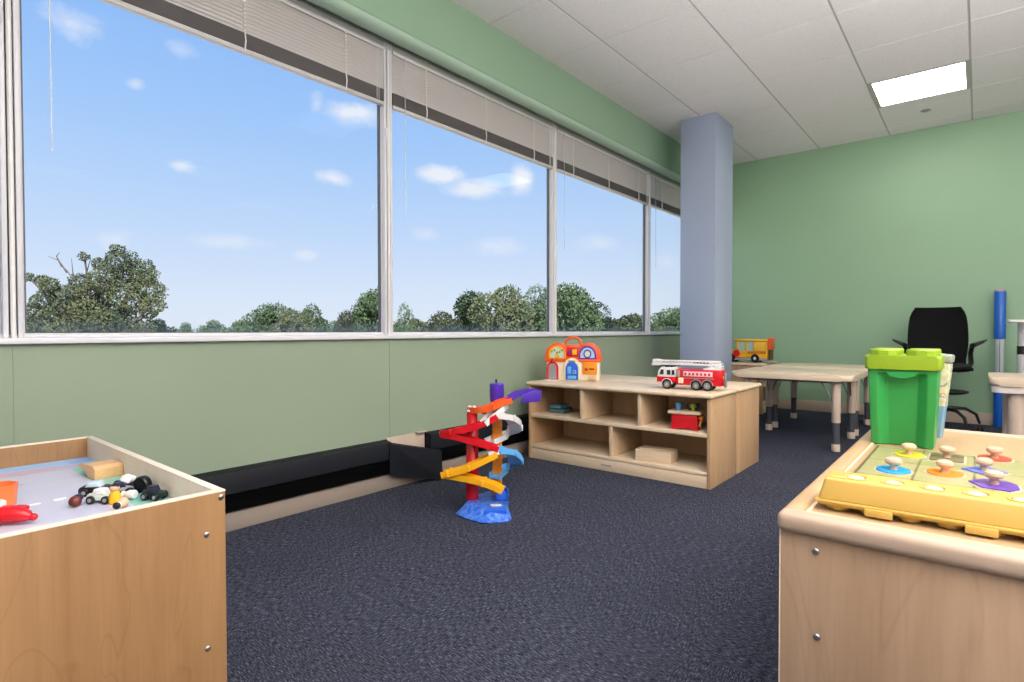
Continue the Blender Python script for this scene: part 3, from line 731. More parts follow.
bv = bno.modifiers.new('bevel', 'BEVEL'); bv.width = .0025; bv.segments = 2; bv.limit_method = 'ANGLE'
B().prism([(math.cos(a)*.037, .216-abs(math.sin(a))*.018) for a in [PI*k/12 for k in range(13)]], 'Y', -.0868, -.074).done('grip_lip', GREEN_B, th)
B().prism(rrect(-.091, .091, -.091, .091, .012), 'Z', .2225, .262, .006, 3).done('lid', LIME, th)
for sx in (-1, 1):
    for sy in (-1, 1):
        B().lathe([(.039, .262), (.039, .276), (.036, .280), (.0, .280)], (sx*.045, sy*.045, 0), seg=10).done('stud', LIME, th)
# card pouch behind the bin
m_, t = new_mat('printed_cards'); co = objco(t)
n1 = t.noise(co, 38, 2); sz = t.new('ShaderNodeSeparateXYZ'); t.l.new(co, sz.inputs[0])
up_ = t.ramp(n1, [(.38, srgb(196, 200, 150)), (.47, srgb(232, 226, 205)), (.54, srgb(120, 140, 128)), (.62, srgb(226, 214, 168))])
bsdf(t, t.mix(t.math('GREATER_THAN', sz.outputs[2], .10), srgb(120, 170, 196), up_), .25); CARDS = m_
th = thing('card_box', 'upright box of picture cards with a pale blue foot, right behind the green bin', 'box', (-.110, 2.20, ZR), -.15)
B().box(-.045, .022, -.012, .030, 0, .235, .004, 2, Matrix.Rotation(.10, 4, 'Y')).done('card_pack', CARDS, th)
B().box(-.046, .024, -.013, .031, .237, .262, .005, 2, Matrix.Rotation(.10, 4, 'Y')).done('box_lid', plastic('box_lid_grey', srgb(170, 176, 160), .3), th)

# ------------------------------------------------------------------ far right furniture
th = thing('toddler_table', 'small wooden table with deep rounded edge at the right edge, by the blue tube', 'table', (.05, 4.6, 0))
B().prism(rrect(0, .62, 0, .55, .05), 'Z', .482, .538, .020, 4).done('tabletop', TABLETOP, th)
B().prism(rrect(.012, .608, .012, .538, .045), 'Z', .440, .482, .006, 3).done('apron', plastic('apron_white', srgb(228, 220, 210), .4), th)
for lx, ly in ((.135, .085), (.515, .085), (.098, .49), (.56, .49)):
    B().lathe([(.045 if ly < .3 else .022, .440), (.042 if ly < .3 else .020, .03), (.036, .0)], (lx, ly, 0), seg=22).done('leg', LEG_P, th)
th = thing('tall_table', 'tall white topped stand with a silver post and black collar at the right edge', 'table', (.175, 5.25, 0))
B().prism(rrect(-.02, .60, 0, .5, .02), 'Z', .885, .903, .004).done('tabletop', plastic('table_white', srgb(228, 228, 226), .35), th)
for lx in (.062, .50):
    lg = B().lathe([(.024, .885), (.024, .03)], (lx, .22, 0), seg=18).done('leg', plastic('post_silver', srgb(206, 208, 210), .3, metal=.3), th)
    B().lathe([(.027, .715), (.027, .655)], (lx, .22, 0), seg=18).done('collar', BLACK, lg)
    B().box(lx-.03, lx+.03, -.0, .46, 0, .03, .006).done('foot', BLACK, lg)
th = thing('blue_tube', 'tall blue roll with a pale clear middle, standing upright against the back wall', 'roll', (.135, 6.375, 0))
TB = plastic('tube_blue', srgb(26, 98, 190), .3)
B().lathe([(.034, 0), (.036, .004), (.038, .44), (.036, .445)]).done('lower_sleeve', TB, th)
B().lathe([(.031, .445), (.031, .755)]).done('clear_section', plastic('tube_clear', srgb(190, 205, 208), .12), th)
B().lathe([(.036, .755), (.040, .76), (.040, 1.155), (.037, 1.16)]).done('upper_sleeve', TB, th)
B().lathe([(.038, 1.16), (.039, 1.162), (.036, 1.176), (0, 1.178)]).done('end_cap', plastic('cap_pink', srgb(196, 150, 176), .4), th)
# silver strip inside the clear middle
B().box(-.004, .004, -.0315, -.029, .45, .75).done('seam_strip', CHROME, th)

# ------------------------------------------------------------------ office chair
th = thing('office_chair', 'black swivel chair with winged armrests, in front of the green back wall', 'chair', (-.265, 5.86, 0), .06)
# one shell: seat and back in one curve (front of the chair towards -y)
sh = B(); nu, nv = 18, 26; gridv = []
for j in range(nv+1):
    q = j/nv
    # path of the centre line: front of the seat -> rear -> top of the back
    if q < .42: s_ = q/.42; cy_, cz_ = -.23+.40*s_, .510-.022*math.sin(PI*s_)+.008
    elif q < .56:
        s_ = (q-.42)/.14; a_ = s_*PI*.45; cy_, cz_ = .17+.05*math.sin(a_),   .518+.06*(1-math.cos(a_))
    else: s_ = (q-.56)/.44; cy_, cz_ = .219+.06*s_+.02*math.sin(PI*s_), .568+.46*s_
    hw = .225 if q < .42 else (.225-.04*(q-.42)/.14 if q < .56 else .185+.022*math.sin(PI*((q-.56)/.44)**.8))
    if q < .08: hw *= .80+.2*(q/.08)**.5
    if q > .90: hw *= math.cos((q-.90)/.10*.75)**.6
    row = []
    for i in range(nu+1):
        u = i/nu*2-1
        dish = .022*u*u
        if q < .5: p = (u*hw, cy_, cz_+dish*.8)
        else: p = (u*hw, cy_-dish*2.0, cz_)
        row.append(sh.b.verts.new(p))
    gridv.append(row)
for j in range(nv):
    for i in range(nu): sh._f([gridv[j][i], gridv[j][i+1], gridv[j+1][i+1], gridv[j+1][i]])
sho = sh.done('seat_shell', MESHB, th, 60)
sm = sho.modifiers.new('solid', 'SOLIDIFY'); sm.thickness = .022; sm.offset = 0
bm_ = sho.modifiers.new('bevel', 'BEVEL'); bm_.width = .007; bm_.segments = 3; bm_.limit_method = 'ANGLE'
B().prism(rrect(-.20, .20, -.21, .17, .07), 'Z', .500, .552, .016, 3).done('seat_cushion', plastic('cushion_black', srgb(14, 14, 16), .8), th)
for s_ in (-1, 1):
    ar = B().tube([(s_*.13, .08, .49), (s_*.200, .09, .50), (s_*.222, .10, .56), (s_*.218, .10, .64), (s_*.225, .07, .690), (s_*.245, .04, .712)], [.014, .017, .018, .017, .016, .012], 10).done('armrest', BLACK, th)
    pts = [(s_*.205, .0), (s_*.235, -.08), (s_*.290, -.08), (s_*.315, -.02), (s_*.27, .09), (s_*.215, .13)]
    b_ = B(); lo = [b_.b.verts.new((x, y, (.672+max(0, abs(x)-.20)*.62))) for x, y in pts]; hi = [b_.b.verts.new((x, y, (.712+max(0, abs(x)-.20)*.42))) for x, y in pts]
    b_._f(lo); b_._f(hi[::-1])
    for i in range(6): b_._f([lo[i], lo[(i+1) % 6], hi[(i+1) % 6], hi[i]])
    po = b_.done('arm_pad', BLACK, ar); bb = po.modifiers.new('bevel', 'BEVEL'); bb.width = .007; bb.segments = 3
B().lathe([(.028, .31), (.026, .42), (.05, .47), (.09, .485), (.09, .502)], seg=20).done('column', BLACK, th)
B().lathe([(.03, .305), (.17, .307), (.205, .320), (.208, .332), (.202, .332), (.168, .318), (.03, .316)], seg=32).done('storage_tray', BLACK, th)
B().lathe([(.05, .305), (.04, .24), (.035, .16), (.045, .12)], seg=20).done('hub', BLACK, th)
for k in range(5):
    a = 2*PI*k/5+.35; c_, s2_ = math.cos(a), math.sin(a)
    lg = B().tube([(c_*.03, s2_*.03, .15), (c_*.10, s2_*.10, .190), (c_*.20, s2_*.20, .185), (c_*.275, s2_*.275, .140), (c_*.30, s2_*.30, .065)], [.018, .015, .013, .012, .010], 10).done('leg', BLACK, th)
    cs = B()
    for d in (-.014, .014): cs.lathe([(.010, d-.009), (.026, d-.009), (.028, d-.005), (.028, d+.005), (.026, d+.009), (.010, d+.009)], (c_*.30, s2_*.30, .028), 'X', 16)
    cs.done('caster', BLACK, lg)

# ------------------------------------------------------------------ toys on and in the shelves
# playhouse
th = thing('toy_playhouse', 'orange and cream plastic toy playhouse with handle, on the left end of the low shelf', 'toy house', (-2.090, 3.160, .498), .42); th.scale = (.88, .88, .97)
def arch_pts(x0, x1, z0, zs, n=12):
    r_ = (x1-x0)/2; cx_ = (x0+x1)/2
    return [(x0, z0), (x1, z0)] + [(cx_+r_*math.cos(PI*k/n), zs+r_*math.sin(PI*k/n)) for k in range(n+1)]
B().box(-.200, .200, -.045, .060, 0, .150, .010).done('body', CREAM, th)
rf = B()
for cx_ in (-.115, .115): rf.prism(arch_pts(cx_-.095, cx_+.095, .135, .165), 'Y', -.052, .066, .008)
rf.box(-.07, .07, -.048, .06, .135, .245, .010); rf.box(-.212, .212, -.056, .070, .128, .148, .006)
rf.done('roof', ORANGE, th)
hd = B().tube([(-.058, .005, .235), (-.055, .005, .270), (-.035, .005, .290), (0, .005, .297), (.035, .005, .290), (.055, .005, .270), (.058, .005, .235)], .010, 10).done('handle', ORANGE, th)
def trimr(x0, x1, z0, zs, y, wd, mat, name):
    o_ = arch_pts(x0, x1, z0, zs); i_ = arch_pts(x0+wd, x1-wd, z0+wd*.6, zs)
    b_ = B(); n_ = len(o_)
    A1 = [b_.b.verts.new((p[0], y, p[1])) for p in o_]; A2 = [b_.b.verts.new((p[0], y, p[1])) for p in i_]
    C1 = [b_.b.verts.new((p[0], y-.006, p[1])) for p in o_]; C2 = [b_.b.verts.new((p[0], y-.006, p[1])) for p in i_]
    for k in range(n_):
        q = (k+1) % n_
        b_._f([C1[k], C1[q], C2[q], C2[k]]); b_._f([A1[k], A1[q], C1[q], C1[k]]); b_._f([A2[k], C2[k], C2[q], A2[q]])
    return b_.done(name, mat, th)
def panel(x0, x1, z0, zs, y, mat, name, d=.004): return B().prism(arch_pts(x0, x1, z0, zs), 'Y', y-d, y).done(name, mat, th)
trimr(-.180, -.050, .150, .175, -.052, .012, YELLOW, 'window_trim'); panel(-.168, -.062, .158, .175, -.0515, PALEGR, 'window_picture')
gr_ = B()
for i in range(5): gr_.ball((-.155+i*.020, -.056, .200+.010*math.sin(i*2)), .008)
gr_.done('picture_leaves', plastic('leaf_green_toy', srgb(140, 160, 60), .4), th)
B().prism(rrect(-.130, -.098, .150, .180, .006), 'Y', -.058, -.052).done('picture_tree', YELLOW, th)
trimr(.050, .180, .150, .175, -.052, .012, PURPLE, 'window_trim'); panel(.062, .168, .158, .175, -.0515, ICE, 'window_picture')
B().lathe([(.030, -.060), (.030, -.056)], (.115, 0, .185), 'Y').done('clock_face', PURPLE, th); B().lathe([(.020, -.063), (.020, -.060)], (.115, 0, .185), 'Y').done('clock_centre', PALEGR, th)
B().box(-.045, .045, -.054, -.047, .165, .228, .004).done('centre_panel', RED, th)
B().box(.0, .035, -.058, -.053, .178, .215, .003).done('shutter', YELLOW, th); B().lathe([(.012, -.060), (.012, -.054)], (-.022, 0, .196), 'Y').done('button', PURPLE, th)
dr = B(); dr.prism(arch_pts(-.062, .062, 0, .095), 'Y', -.062, -.045, .004); dr.done('door_surround', CREAM, th)
B().prism(arch_pts(-.047, .047, .008, .085), 'Y', -.068, -.062, .003).done('door', BLUE, th)
wdn = B(); wdn.box(-.034, -.006, -.0715, -.068, .050, .098, .002); wdn.box(.006, .034, -.0715, -.068, .050, .075, .002); wdn.box(-.032, .032, -.0715, -.068, .014, .036, .002)
wdn.done('door_panels', SKYB, th); B().ball((.020, -.072, .063), .006).done('door_knob', RED, th)
B().prism(rrect(-.026, .026, .128, .140, .004), 'Y', -.066, -.058).done('door_sign', plastic('olive_sign', srgb(150, 140, 40), .4), th)
trimr(-.196, -.106, .0, .085, -.046, .014, RED, 'arch'); B().ball((-.151, -.052, .138), .014, (1, .5, 1)).done('arch_top', RED, th)
panel(-.182, -.120, .008, .080, -.0455, GREY, 'arch_opening')
B().box(.078, .186, -.054, -.045, .045, .130, .005).done('letter_panel', OAMBER, th)
B().ball((.105, -.056, .082), .012, (1, .5, 1)).done('bird', RED, th); B().box(.130, .165, -.058, -.053, .078, .088, .002).done('latch', BROWN, th)
B().box(.125, .180, -.064, -.045, .004, .034, .004).done('step', wood('toy_tan', srgb(214, 180, 140), srgb(180, 140, 100), 'X', .3), th)
B().prism(rrect(-.215, -.09, -.095, -.040, .02), 'Z', 0, .006, .002).done('doormat', WHITE, th)

# fire truck
th = thing('fire_truck', 'red and white toy fire truck with ladder, on the right front of the low shelf', 'toy truck', (-1.250, 3.085, .498), .12); th.scale = (.93, .93, .97)
# front towards -x, centre at 0, length .40
B().box(-.075, .190, -.055, .055, .028, .118, .005).done('body', RED, th)
B().prism([(-.195, .040), (-.075, .040), (-.075, .072), (-.195, .072)], 'Y', -.055, .055, .006).done('bumper', RED, th)
B().prism([(-.192, .070), (-.076, .070), (-.076, .128), (-.165, .128), (-.186, .108)], 'Y', -.054, .054, .006).done('cab', WHITE, th)
wd = B()
wd.prism([(-.176, .085), (-.150, .085), (-.150, .114), (-.166, .114)], 'Y', -.0565, -.0535, .001)
wd.box(-.130, -.108, -.0565, -.0535, .084, .112, .001); wd.box(-.100, -.084, -.0565, -.0535, .084, .112, .001)
wd.done('cab_windows', DARKW, th)
B().box(-.0735, -.050, -.058, -.054, .075, .112, .002).done('pump_panel', plastic('pump_grey', srgb(170, 166, 150), .4), th)
B().box(-.060, -.030, -.058, -.054, .038, .070, .002).done('side_box', CREAM, th)
B().box(-.030, .140, -.0585, -.054, .080, .108, .001).done('side_stripe', plastic('stripe_pink_white', srgb(236, 200, 206), .4), th)
sw = B()
for i in range(7): sw.box(-.022+i*.023, -.010+i*.023, -.0600, -.0583, .086, .100, .0008)
sw.done('side_windows', RED, th)
B().box(-.030, .150, -.0600, -.0583, .068, .0715).done('trim_line', GREY, th, 0)
B().box(.188, .196, -.050, .050, .030, .110, .003).done('rear_panel', plastic('rear_red', srgb(190, 24, 30), .3), th)
lts = B(); lts.box(.196, .199, -.046, -.030, .070, .086, .001); lts.box(.196, .199, .030, .046, .070, .086, .001); lts.done('rear_lights', YELLOW, th)
ch = B(); ch.box(.196, .208, -.012, .012, .020, .100, .002); ch.done('rear_step', GREY, th)
for x, s_ in ((-.130, 1), (.045, 1), (.110, 1)):
    for y in (-.048, .048):
        wv = B().lathe([(.012, -.013), (.026, -.013), (.029, -.009), (.029, .009), (.026, .013), (.012, .013)], (x, y, .029), 'Y', 22).done('wheel', BLACK, th)
        B().lathe([(.018, -.0138), (.018, .0138)], (x, y, .029), 'Y', 18).done('hub', CHROME, wv)
        B().lathe([(.006, -.0165), (.006, .0165)], (x, y, .029), 'Y', 10).done('hub_cap', GREY, wv)
    ach = B().prism([(x+.034*math.cos(a), .030+.034*math.sin(a)) for a in [PI*k/12 for k in range(13)]]+[(x-.030*math.cos(a), .030+.030*math.sin(a)) for a in [PI*k/12 for k in range(13)]], 'Y', -.0575, -.054).done('wheel_arch', WHITE if x < 0 else GREY, th)
# ladder boom
lad = B()
for y in (-.026, .026): lad.box(-.200, .170, y-.004, y+.004, .140, .150, .001); lad.box(-.200, .170, y-.004, y+.004, .160, .168, .001)
for i in range(19):
    x = -.195+i*.02; lad.box(x, x+.003, -.026, .026, .143, .147)
    for y in (-.026, .026): lad.tube([(x, y, .145), (x+.010, y, .160)], .0016, 5); lad.tube([(x+.010, y, .160), (x+.02, y, .145)], .0016, 5)
lad.done('ladder', WHITE, th)
bk = B(); bk.box(-.235, -.185, -.032, .032, .134, .152, .005); bk.box(-.230, -.190, -.028, .028, .152, .172, .004); bk.done('bucket', WHITE, th)
B().box(.020, .110, -.020, .020, .150, .164, .004).done('ladder_inset', BROWN, th)
B().lathe([(.030, .118), (.028, .142)], (.13, 0, 0), seg=18).done('turntable', WHITE, th)
fr_ = B(); fr_.box(.085, .185, -.050, .050, .118, .128, .003); fr_.box(.15, .185, -.045, .045, .128, .140, .003); fr_.done('deck', WHITE, th)
lb = B(); lb.box(-.150, -.130, -.040, .040, .128, .137, .003); lb.box(-.115, -.100, -.040, .040, .128, .137, .003); lb.done('light_bar', NAVY, th)
# little red workbench toy in the right compartment
th = thing('pounding_bench', 'small red toy bench with wooden top and coloured pegs, in the right upper compartment', 'toy bench', (-1.235, 2.985, .290), .15)
B().prism([(-.072, 0), (-.050, 0), (-.042, .010), (.042, .010), (.050, 0), (.072, 0), (.066, .085), (-.066, .085)], 'Y', -.045, -.037, .0015).done('front_panel', RED, th)
B().prism([(-.072, 0), (-.050, 0), (-.042, .010), (.042, .010), (.050, 0), (.072, 0), (.066, .085), (-.066, .085)], 'Y', .037, .045, .0015).done('back_panel', RED, th)
for x in (-.068, .060): B().box(x, x+.008, -.038, .038, 0, .085, .001).done('side_panel', RED, th)
B().box(-.088, .088, -.056, .056, .085, .102, .004).done('bench_top', MAPLE_X, th)
for x, y, mt_ in ((-.040, -.01, SKYB), (-.028, .025, TEAL), (.040, -.010, plastic('peg_lime', srgb(180, 200, 60), .35)), (.015, .02, BROWN), (.052, .02, DGREEN)):
    B().lathe([(.009, .102), (.009, .118), (.015, .120), (.015, .138), (.012, .142), (0, .142)], (x, y, 0), seg=16).done('peg', mt_, th)
ham = B().tube([(.076, -.02, .02), (.082, .0, .06)], .005, 8); ham.box(.070, .092, -.02, .02, .058, .074, .003); ham.done('side_latch', OAMBER, th)
# small wooden tray box in the lower right compartment
th = thing('wooden_tray_box', 'small open wooden box with slotted top, in the lower right compartment', 'box', (-1.415, 3.00, .087), .10); th.scale = (1.06, 1, 1.05)
fx, fy = .098, .062
for a_ in ((-fx, fx, -fy, -fy+.008), (-fx, fx, fy-.008, fy), (-fx, -fx+.008, -fy+.008, fy-.008), (fx-.008, fx, -fy+.008, fy-.008)): B().box(*a_, 0, .062, .001).done('box_side', MAPLE_X, th)
B().box(-fx+.008, fx-.008, -fy+.008, fy-.008, 0, .006).done('box_base', MAPLE_X, th, 0)
B().box(-fx+.008, fx-.008, -.035, .030, .046, .052).done('inner_slat', BACKP, th, 0)
B().box(-fx+.008, fx-.008, -.002, .004, .052, .062).done('divider', MAPLE_X, th, 0)
# stack of teal cases in the left compartment
th = thing('puzzle_case', 'small dark teal case lying in the upper left compartment, lower of the two', 'case', (-2.14, 3.08, .290), .1, 'teal cases in the upper left compartment')
B().box(-.060, .060, -.060, .060, 0, .022, .004).done('case_base', TEAL, th); B().box(-.058, .058, -.058, .058, .0222, .030, .003).done('case_lid', plastic('teal_dark', srgb(44, 70, 84), .4), th)
th = thing('puzzle_case', 'smaller teal case lying on top of the other in the upper left compartment', 'case', (-2.15, 3.08, .3202), .02, 'teal cases in the upper left compartment')
B().box(-.045, .045, -.050, .050, 0, .014, .003).done('case_base', plastic('teal_light', srgb(96, 140, 146), .4), th); B().box(-.043, .043, -.048, .048, .0142, .022, .003).done('case_lid', TEAL, th)

# school bus on the bookcase
th = thing('toy_school_bus', 'yellow toy school bus with red side sign, on the bookcase behind the column', 'toy bus', (-1.852, 6.08, .500), .0); th.scale = (.98, 1, 1.08)
BUSY = plastic('bus_yellow', srgb(246, 182, 36), .3)
# front towards -x, length .46
bb_ = B()
bb_.box(-.10, .215, -.085, .085, .045, .112, .008); bb_.box(-.215, -.10, -.078, .078, .045, .118, .014)
bb_.done('body', BUSY, th)
pl_ = B()
for x in (-.10, -.012, .078, .190):
    for y in (-.080, .068): pl_.box(x, x+.022, y, y+.012, .110, .205, .003)
pl_.done('window_pillars', BUSY, th)
B().box(-.115, .220, -.088, .088, .200, .222, .009, 3).done('roof', BUSY, th)
B().box(-.078, .190, -.073, -.070, .112, .200).done('side_glass', plastic('bus_window_pale', srgb(176, 206, 190), .15), th, 0)
B().box(.100, .192, -.079, -.074, .114, .198, .002).done('rear_side_panel', plastic('bus_gold', srgb(250, 196, 70), .3), th)
B().box(-.220, .222, -.080, .080, .022, .046, .005).done('chassis', GREY, th)
for x in (-.150, .095):
    for y in (-.074, .074):
        wv = B().lathe([(.018, -.016), (.038, -.016), (.042, -.011), (.042, .011), (.038, .016), (.018, .016)], (x, y, .042), 'Y', 24).done('wheel', BLACK, th)
        B().lathe([(.014, -.018), (.014, .018)], (x, y, .042), 'Y', 14).done('hub', WHITE, wv)
sg = B().prism([(-.090+.036*math.cos(PI/8+k*PI/4), .088+.036*math.sin(PI/8+k*PI/4)) for k in range(8)], 'Y', -.098, -.090, .001).done('stop_sign', RED, th)
B().box(.212, .250, -.080, .080, .125, .240, .014, 3).done('rear_roof_cap', ORANGE, th)
B().box(.222, .238, -.060, .060, .030, .130, .004).done('rear_door', plastic('rear_door_dark', srgb(96, 66, 40), .4), th)
B().box(.10, .270, -.085, .085, .0, .004, .001).done('rear_ramp', GREY, th)
B().box(.02, .205, -.0875, -.0852, .084, .110, .001).done('name_strip', OAMBER, th)
text_mesh('SCHOOL BUS', .030, BLACK, th, (.112, -.0882, .097), (PI/2, 0, 0), 'lettering', .0005)

# ------------------------------------------------------------------ spiral race track toy
th = thing('spiral_race_track', 'colourful plastic spiral race track tower with blue base, standing on the carpet', 'toy race track', (-1.755, 1.915, 0), YAW)
# local x = to the right in the photo, y = away
def mound(name, pts, h, mat, top=.62, seed=1):
    b_ = B(); rnd = random.Random(seed); n = len(pts); rings = []
    cx_ = sum(p[0] for p in pts)/n; cy_ = sum(p[1] for p in pts)/n
    for k, z in ((1.0, 0), (1.02, .008), (.93, .020), (.82, h*.62), (top, h), (.3, h*1.02)):
        rings.append([b_.b.verts.new((cx_+(p[0]-cx_)*k*(1+.03*rnd.uniform(-1, 1)), cy_+(p[1]-cy_)*k*(1+.03*rnd.uniform(-1, 1)), z+(rnd.uniform(-.004, .004) if z > .01 and k > .5 else 0))) for p in pts])
    for A_, B_ in zip(rings, rings[1:]):
        for k in range(n): b_._f([A_[k], A_[(k+1) % n], B_[(k+1) % n], B_[k]])
    b_._f(rings[0][::-1]); b_._f(rings[-1])
    return b_.done(name, mat, th, 30)
m_, t = new_mat('base_blue_rock'); co = objco(t)
n1 = t.noise(co, 45, 4, .7)
bsdf(t, t.mix(t.mapr(n1, .42, .62, 0, 1), srgb(34, 92, 208), srgb(100, 150, 232)), .35, bump=n1, bstr=.6, bdist=.006); ROCK = m_
def sub(pts, n=2):
    for _ in range(n):
        q = []
        for a_, b2 in zip(pts, pts[1:]+pts[:1]):
            q += [(a_[0]*.75+b2[0]*.25, a_[1]*.75+b2[1]*.25), (a_[0]*.25+b2[0]*.75, a_[1]*.25+b2[1]*.75)]
        pts = q
    return pts
base = mound('base', sub([(-.128, -.060), (-.110, -.100), (-.02, -.185), (.045, -.200), (.128, -.165), (.112, -.06), (.105, .05), (.110, .12), (.07, .16), (-.01, .165), (-.07, .10)], 1), .052, ROCK, .70)
B().prism([(.005, -.165), (.100, -.150), (.085, -.03), (.028, -.035)], 'Z', .018, .052, .004, 2).done('exit_ramp', BLUE, th)
B().box(.030, .078, -.115, -.090, .0525, .0555, .001).done('name_plate', CREAM, th)
# posts
RP = (-.058, .0); OP = (.056, .085)
B().lathe([(.029, .03), (.029, .20), (.031, .205), (.031, .215), (.028, .22), (.028, .39), (.0245, .395), (.0245, .455), (.0, .456)], (*RP, 0), seg=22).done('front_post', RED, th)
tp = B(); tp.box(RP[0]-.022, RP[0]+.022, RP[1]-.018, RP[1]+.018, .457, .466, .003)
for k in (-1, 1): tp.lathe([(.009, .466), (.009, .480), (.005, .484)], (RP[0]+k*.010, RP[1], 0), seg=10)
tp.done('post_cap', WHITE, th)
op = B().box(OP[0]-.022, OP[0]+.022, OP[1]-.022, OP[1]+.022, .03, .50, .004).done('rear_post', OAMBER, th)
rb_ = B()
for i in range(20): rb_.box(OP[0]-.0235, OP[0]-.008, OP[1]-.0245, OP[1]-.018, .05+i*.022, .062+i*.022, .001); rb_.box(OP[0]+.006, OP[0]+.0235, OP[1]-.0245, OP[1]-.018, .06+i*.022, .072+i*.022, .001)
rb_.done('post_ribs', OAMBER, op)
pt = B().lathe([(.026, .46), (.032, .50), (.034, .505), (.034, .575), (.030, .580), (0, .580)], (OP[0]-.002, OP[1], 0), seg=24).done('tower_top', PURPLE, th)
B().lathe([(.003, .58), (.005, .59), (.003, .600)], (OP[0]-.005, OP[1], 0), seg=8).done('antenna', BLACK, pt)
w2 = .029
UP = [(-w2, .018), (-w2+.004, .018), (-w2+.004, .0), (w2-.004, .0), (w2-.004, .018), (w2, .018), (w2, -.008), (-w2, -.008)]
def crom(pts, n=7):
    P_ = [Vector(p) for p in pts]; P_ = [P_[0]*2-P_[1]]+P_+[P_[-1]*2-P_[-2]]; out = []
    for i in range(1, len(P_)-2):
        for k in range(n):
            q = k/n
            out.append(.5*((2*P_[i])+(-P_[i-1]+P_[i+1])*q+(2*P_[i-1]-5*P_[i]+4*P_[i+1]-P_[i+2])*q*q+(-P_[i-1]+3*P_[i]-3*P_[i+1]+P_[i+2])*q**3))
    out.append(P_[-2]); return out
def track(name, pts, mat, tabs=()):
    pp = crom(pts)
    o_ = B().sweep(pp, UP).done(name, mat, th, 40)
    if tabs:
        for q in tabs:
            tb = B()
            i = min(int(q*(len(pp)-1)), len(pp)-2); tg = (pp[i+1]-pp[i]).normalized(); sd_ = tg.cross(Vector((0, 0, 1))).normalized()
            for s_ in (-1, 1):
                c_ = pp[i]+sd_*s_*(w2+.003); tb.box(c_.x-.006, c_.x+.006, c_.y-.006, c_.y+.006, c_.z-.008, c_.z+.021, .002)
            tb.done('track_clip', mat, o_)
    return o_
# purple launch ramp, arching down from the upper right
track('launch_ramp', [(.256, .00, .532), (.210, .01, .542), (.155, .015, .532), (.100, .01, .502)], PURPLE)
ra = B(); ra.prism([(.165, .500), (.256, .508), (.262, .552), (.225, .556), (.175, .538)], 'Y', -.036, -.030, .001); ra.done('ramp_side', PURPLE, th)
track('upper_track', [(.120, .005, .506), (.075, -.01, .494), (.02, -.025, .472), (-.03, -.015, .462), (-.055, .03, .458), (-.02, .065, .450), (.03, .05, .442)], ORANGE, (.3,))
track('crossing_track', [(.085, .02, .480), (.060, -.02, .462), (.030, -.045, .435), (.0, -.06, .408)], WHITE)
track('red_track', [(.060, -.048, .440), (.015, -.052, .415), (-.05, -.056, .390), (-.12, -.050, .372), (-.176, -.020, .358), (-.160, .025, .345), (-.10, .038, .335)], RED, (.55,))
track('red_track', [(-.188, -.020, .352), (-.13, -.045, .348), (-.06, -.056, .330), (.0, -.055, .312), (.060, -.048, .290)], RED, ())
track('white_loop', [(.058, -.030, .440), (.105, -.015, .430), (.135, .02, .402), (.142, .065, .365), (.125, .11, .338), (.09, .115, .322), (.05, .06, .314), (.02, .02, .308)], WHITE, (.2, .45, .65))
track('blue_loop', [(.064, -.042, .284), (.110, -.02, .272), (.138, .02, .240), (.146, .065, .205), (.128, .11, .178), (.09, .115, .160), (.06, .06, .150), (.045, .02, .146)], SKYB, (.2, .45, .65))
track('joint_piece', [(.064, -.045, .282), (.020, -.052, .268)], WHITE)
track('yellow_track', [(.058, -.048, .268), (.0, -.056, .240), (-.06, -.060, .212), (-.12, -.056, .190), (-.190, -.045, .174)], YELLOW, (.55, .9))
track('yellow_track', [(-.185, -.020, .166), (-.13, -.040, .164), (-.06, -.066, .158), (.0, -.080, .146), (.05, -.090, .130), (.085, -.095, .112)], YELLOW, (.6,))
track('exit_slide', [(.035, .02, .105), (.065, .015, .090), (.080, -.01, .075), (.080, -.04, .060)], BLUE)

# ------------------------------------------------------------------ outdoors
m_, t = new_mat('bounce_paving_and_grass'); co = objco(t)
gx = t.new('ShaderNodeSeparateXYZ'); t.l.new(co, gx.inputs[0])
bounce_area = t.mapr(t.math('ADD', gx.outputs[0], t.math('MULTIPLY', t.noise(co, .08, 3), 10)), -48, -46, 0, 1)
bounce_pav = t.mix(t.noise(co, .6, 4), srgb(214, 210, 200), srgb(196, 192, 184)); grs = t.mix(t.noise(co, .05, 4), srgb(66, 84, 42), srgb(52, 70, 38))  # pale paving is unseen, added to bounce daylight up to the ceiling
bsdf(t, t.mix(bounce_area, grs, bounce_pav), .9, 0, .1); GRASS = m_
struct(B().box(-420, -4, -160, 460, -7.3, -7.0), 'ground', GRASS, smooth=0)
def leafmat(name, a, b_, c_):
    m, t = new_mat(name); co = objco(t)
    n = t.noise(co, .55, 3); n2 = t.noise(co, 3.3, 2)
    col = t.mix(t.mapr(n, .38, .62, 0, 1), a, b_); col = t.mix(t.mapr(n2, .5, .7, 0, .6), col, c_)
    p = bsdf(t, col, .7, 0, .2); return m
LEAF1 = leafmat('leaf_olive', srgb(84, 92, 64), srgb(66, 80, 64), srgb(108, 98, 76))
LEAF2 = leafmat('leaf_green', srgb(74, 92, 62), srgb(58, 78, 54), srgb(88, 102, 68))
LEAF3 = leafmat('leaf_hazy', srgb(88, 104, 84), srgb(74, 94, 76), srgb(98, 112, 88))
BARK = wood('bark_grey', srgb(96, 88, 78), srgb(60, 54, 46), 'Z', .8, .9)
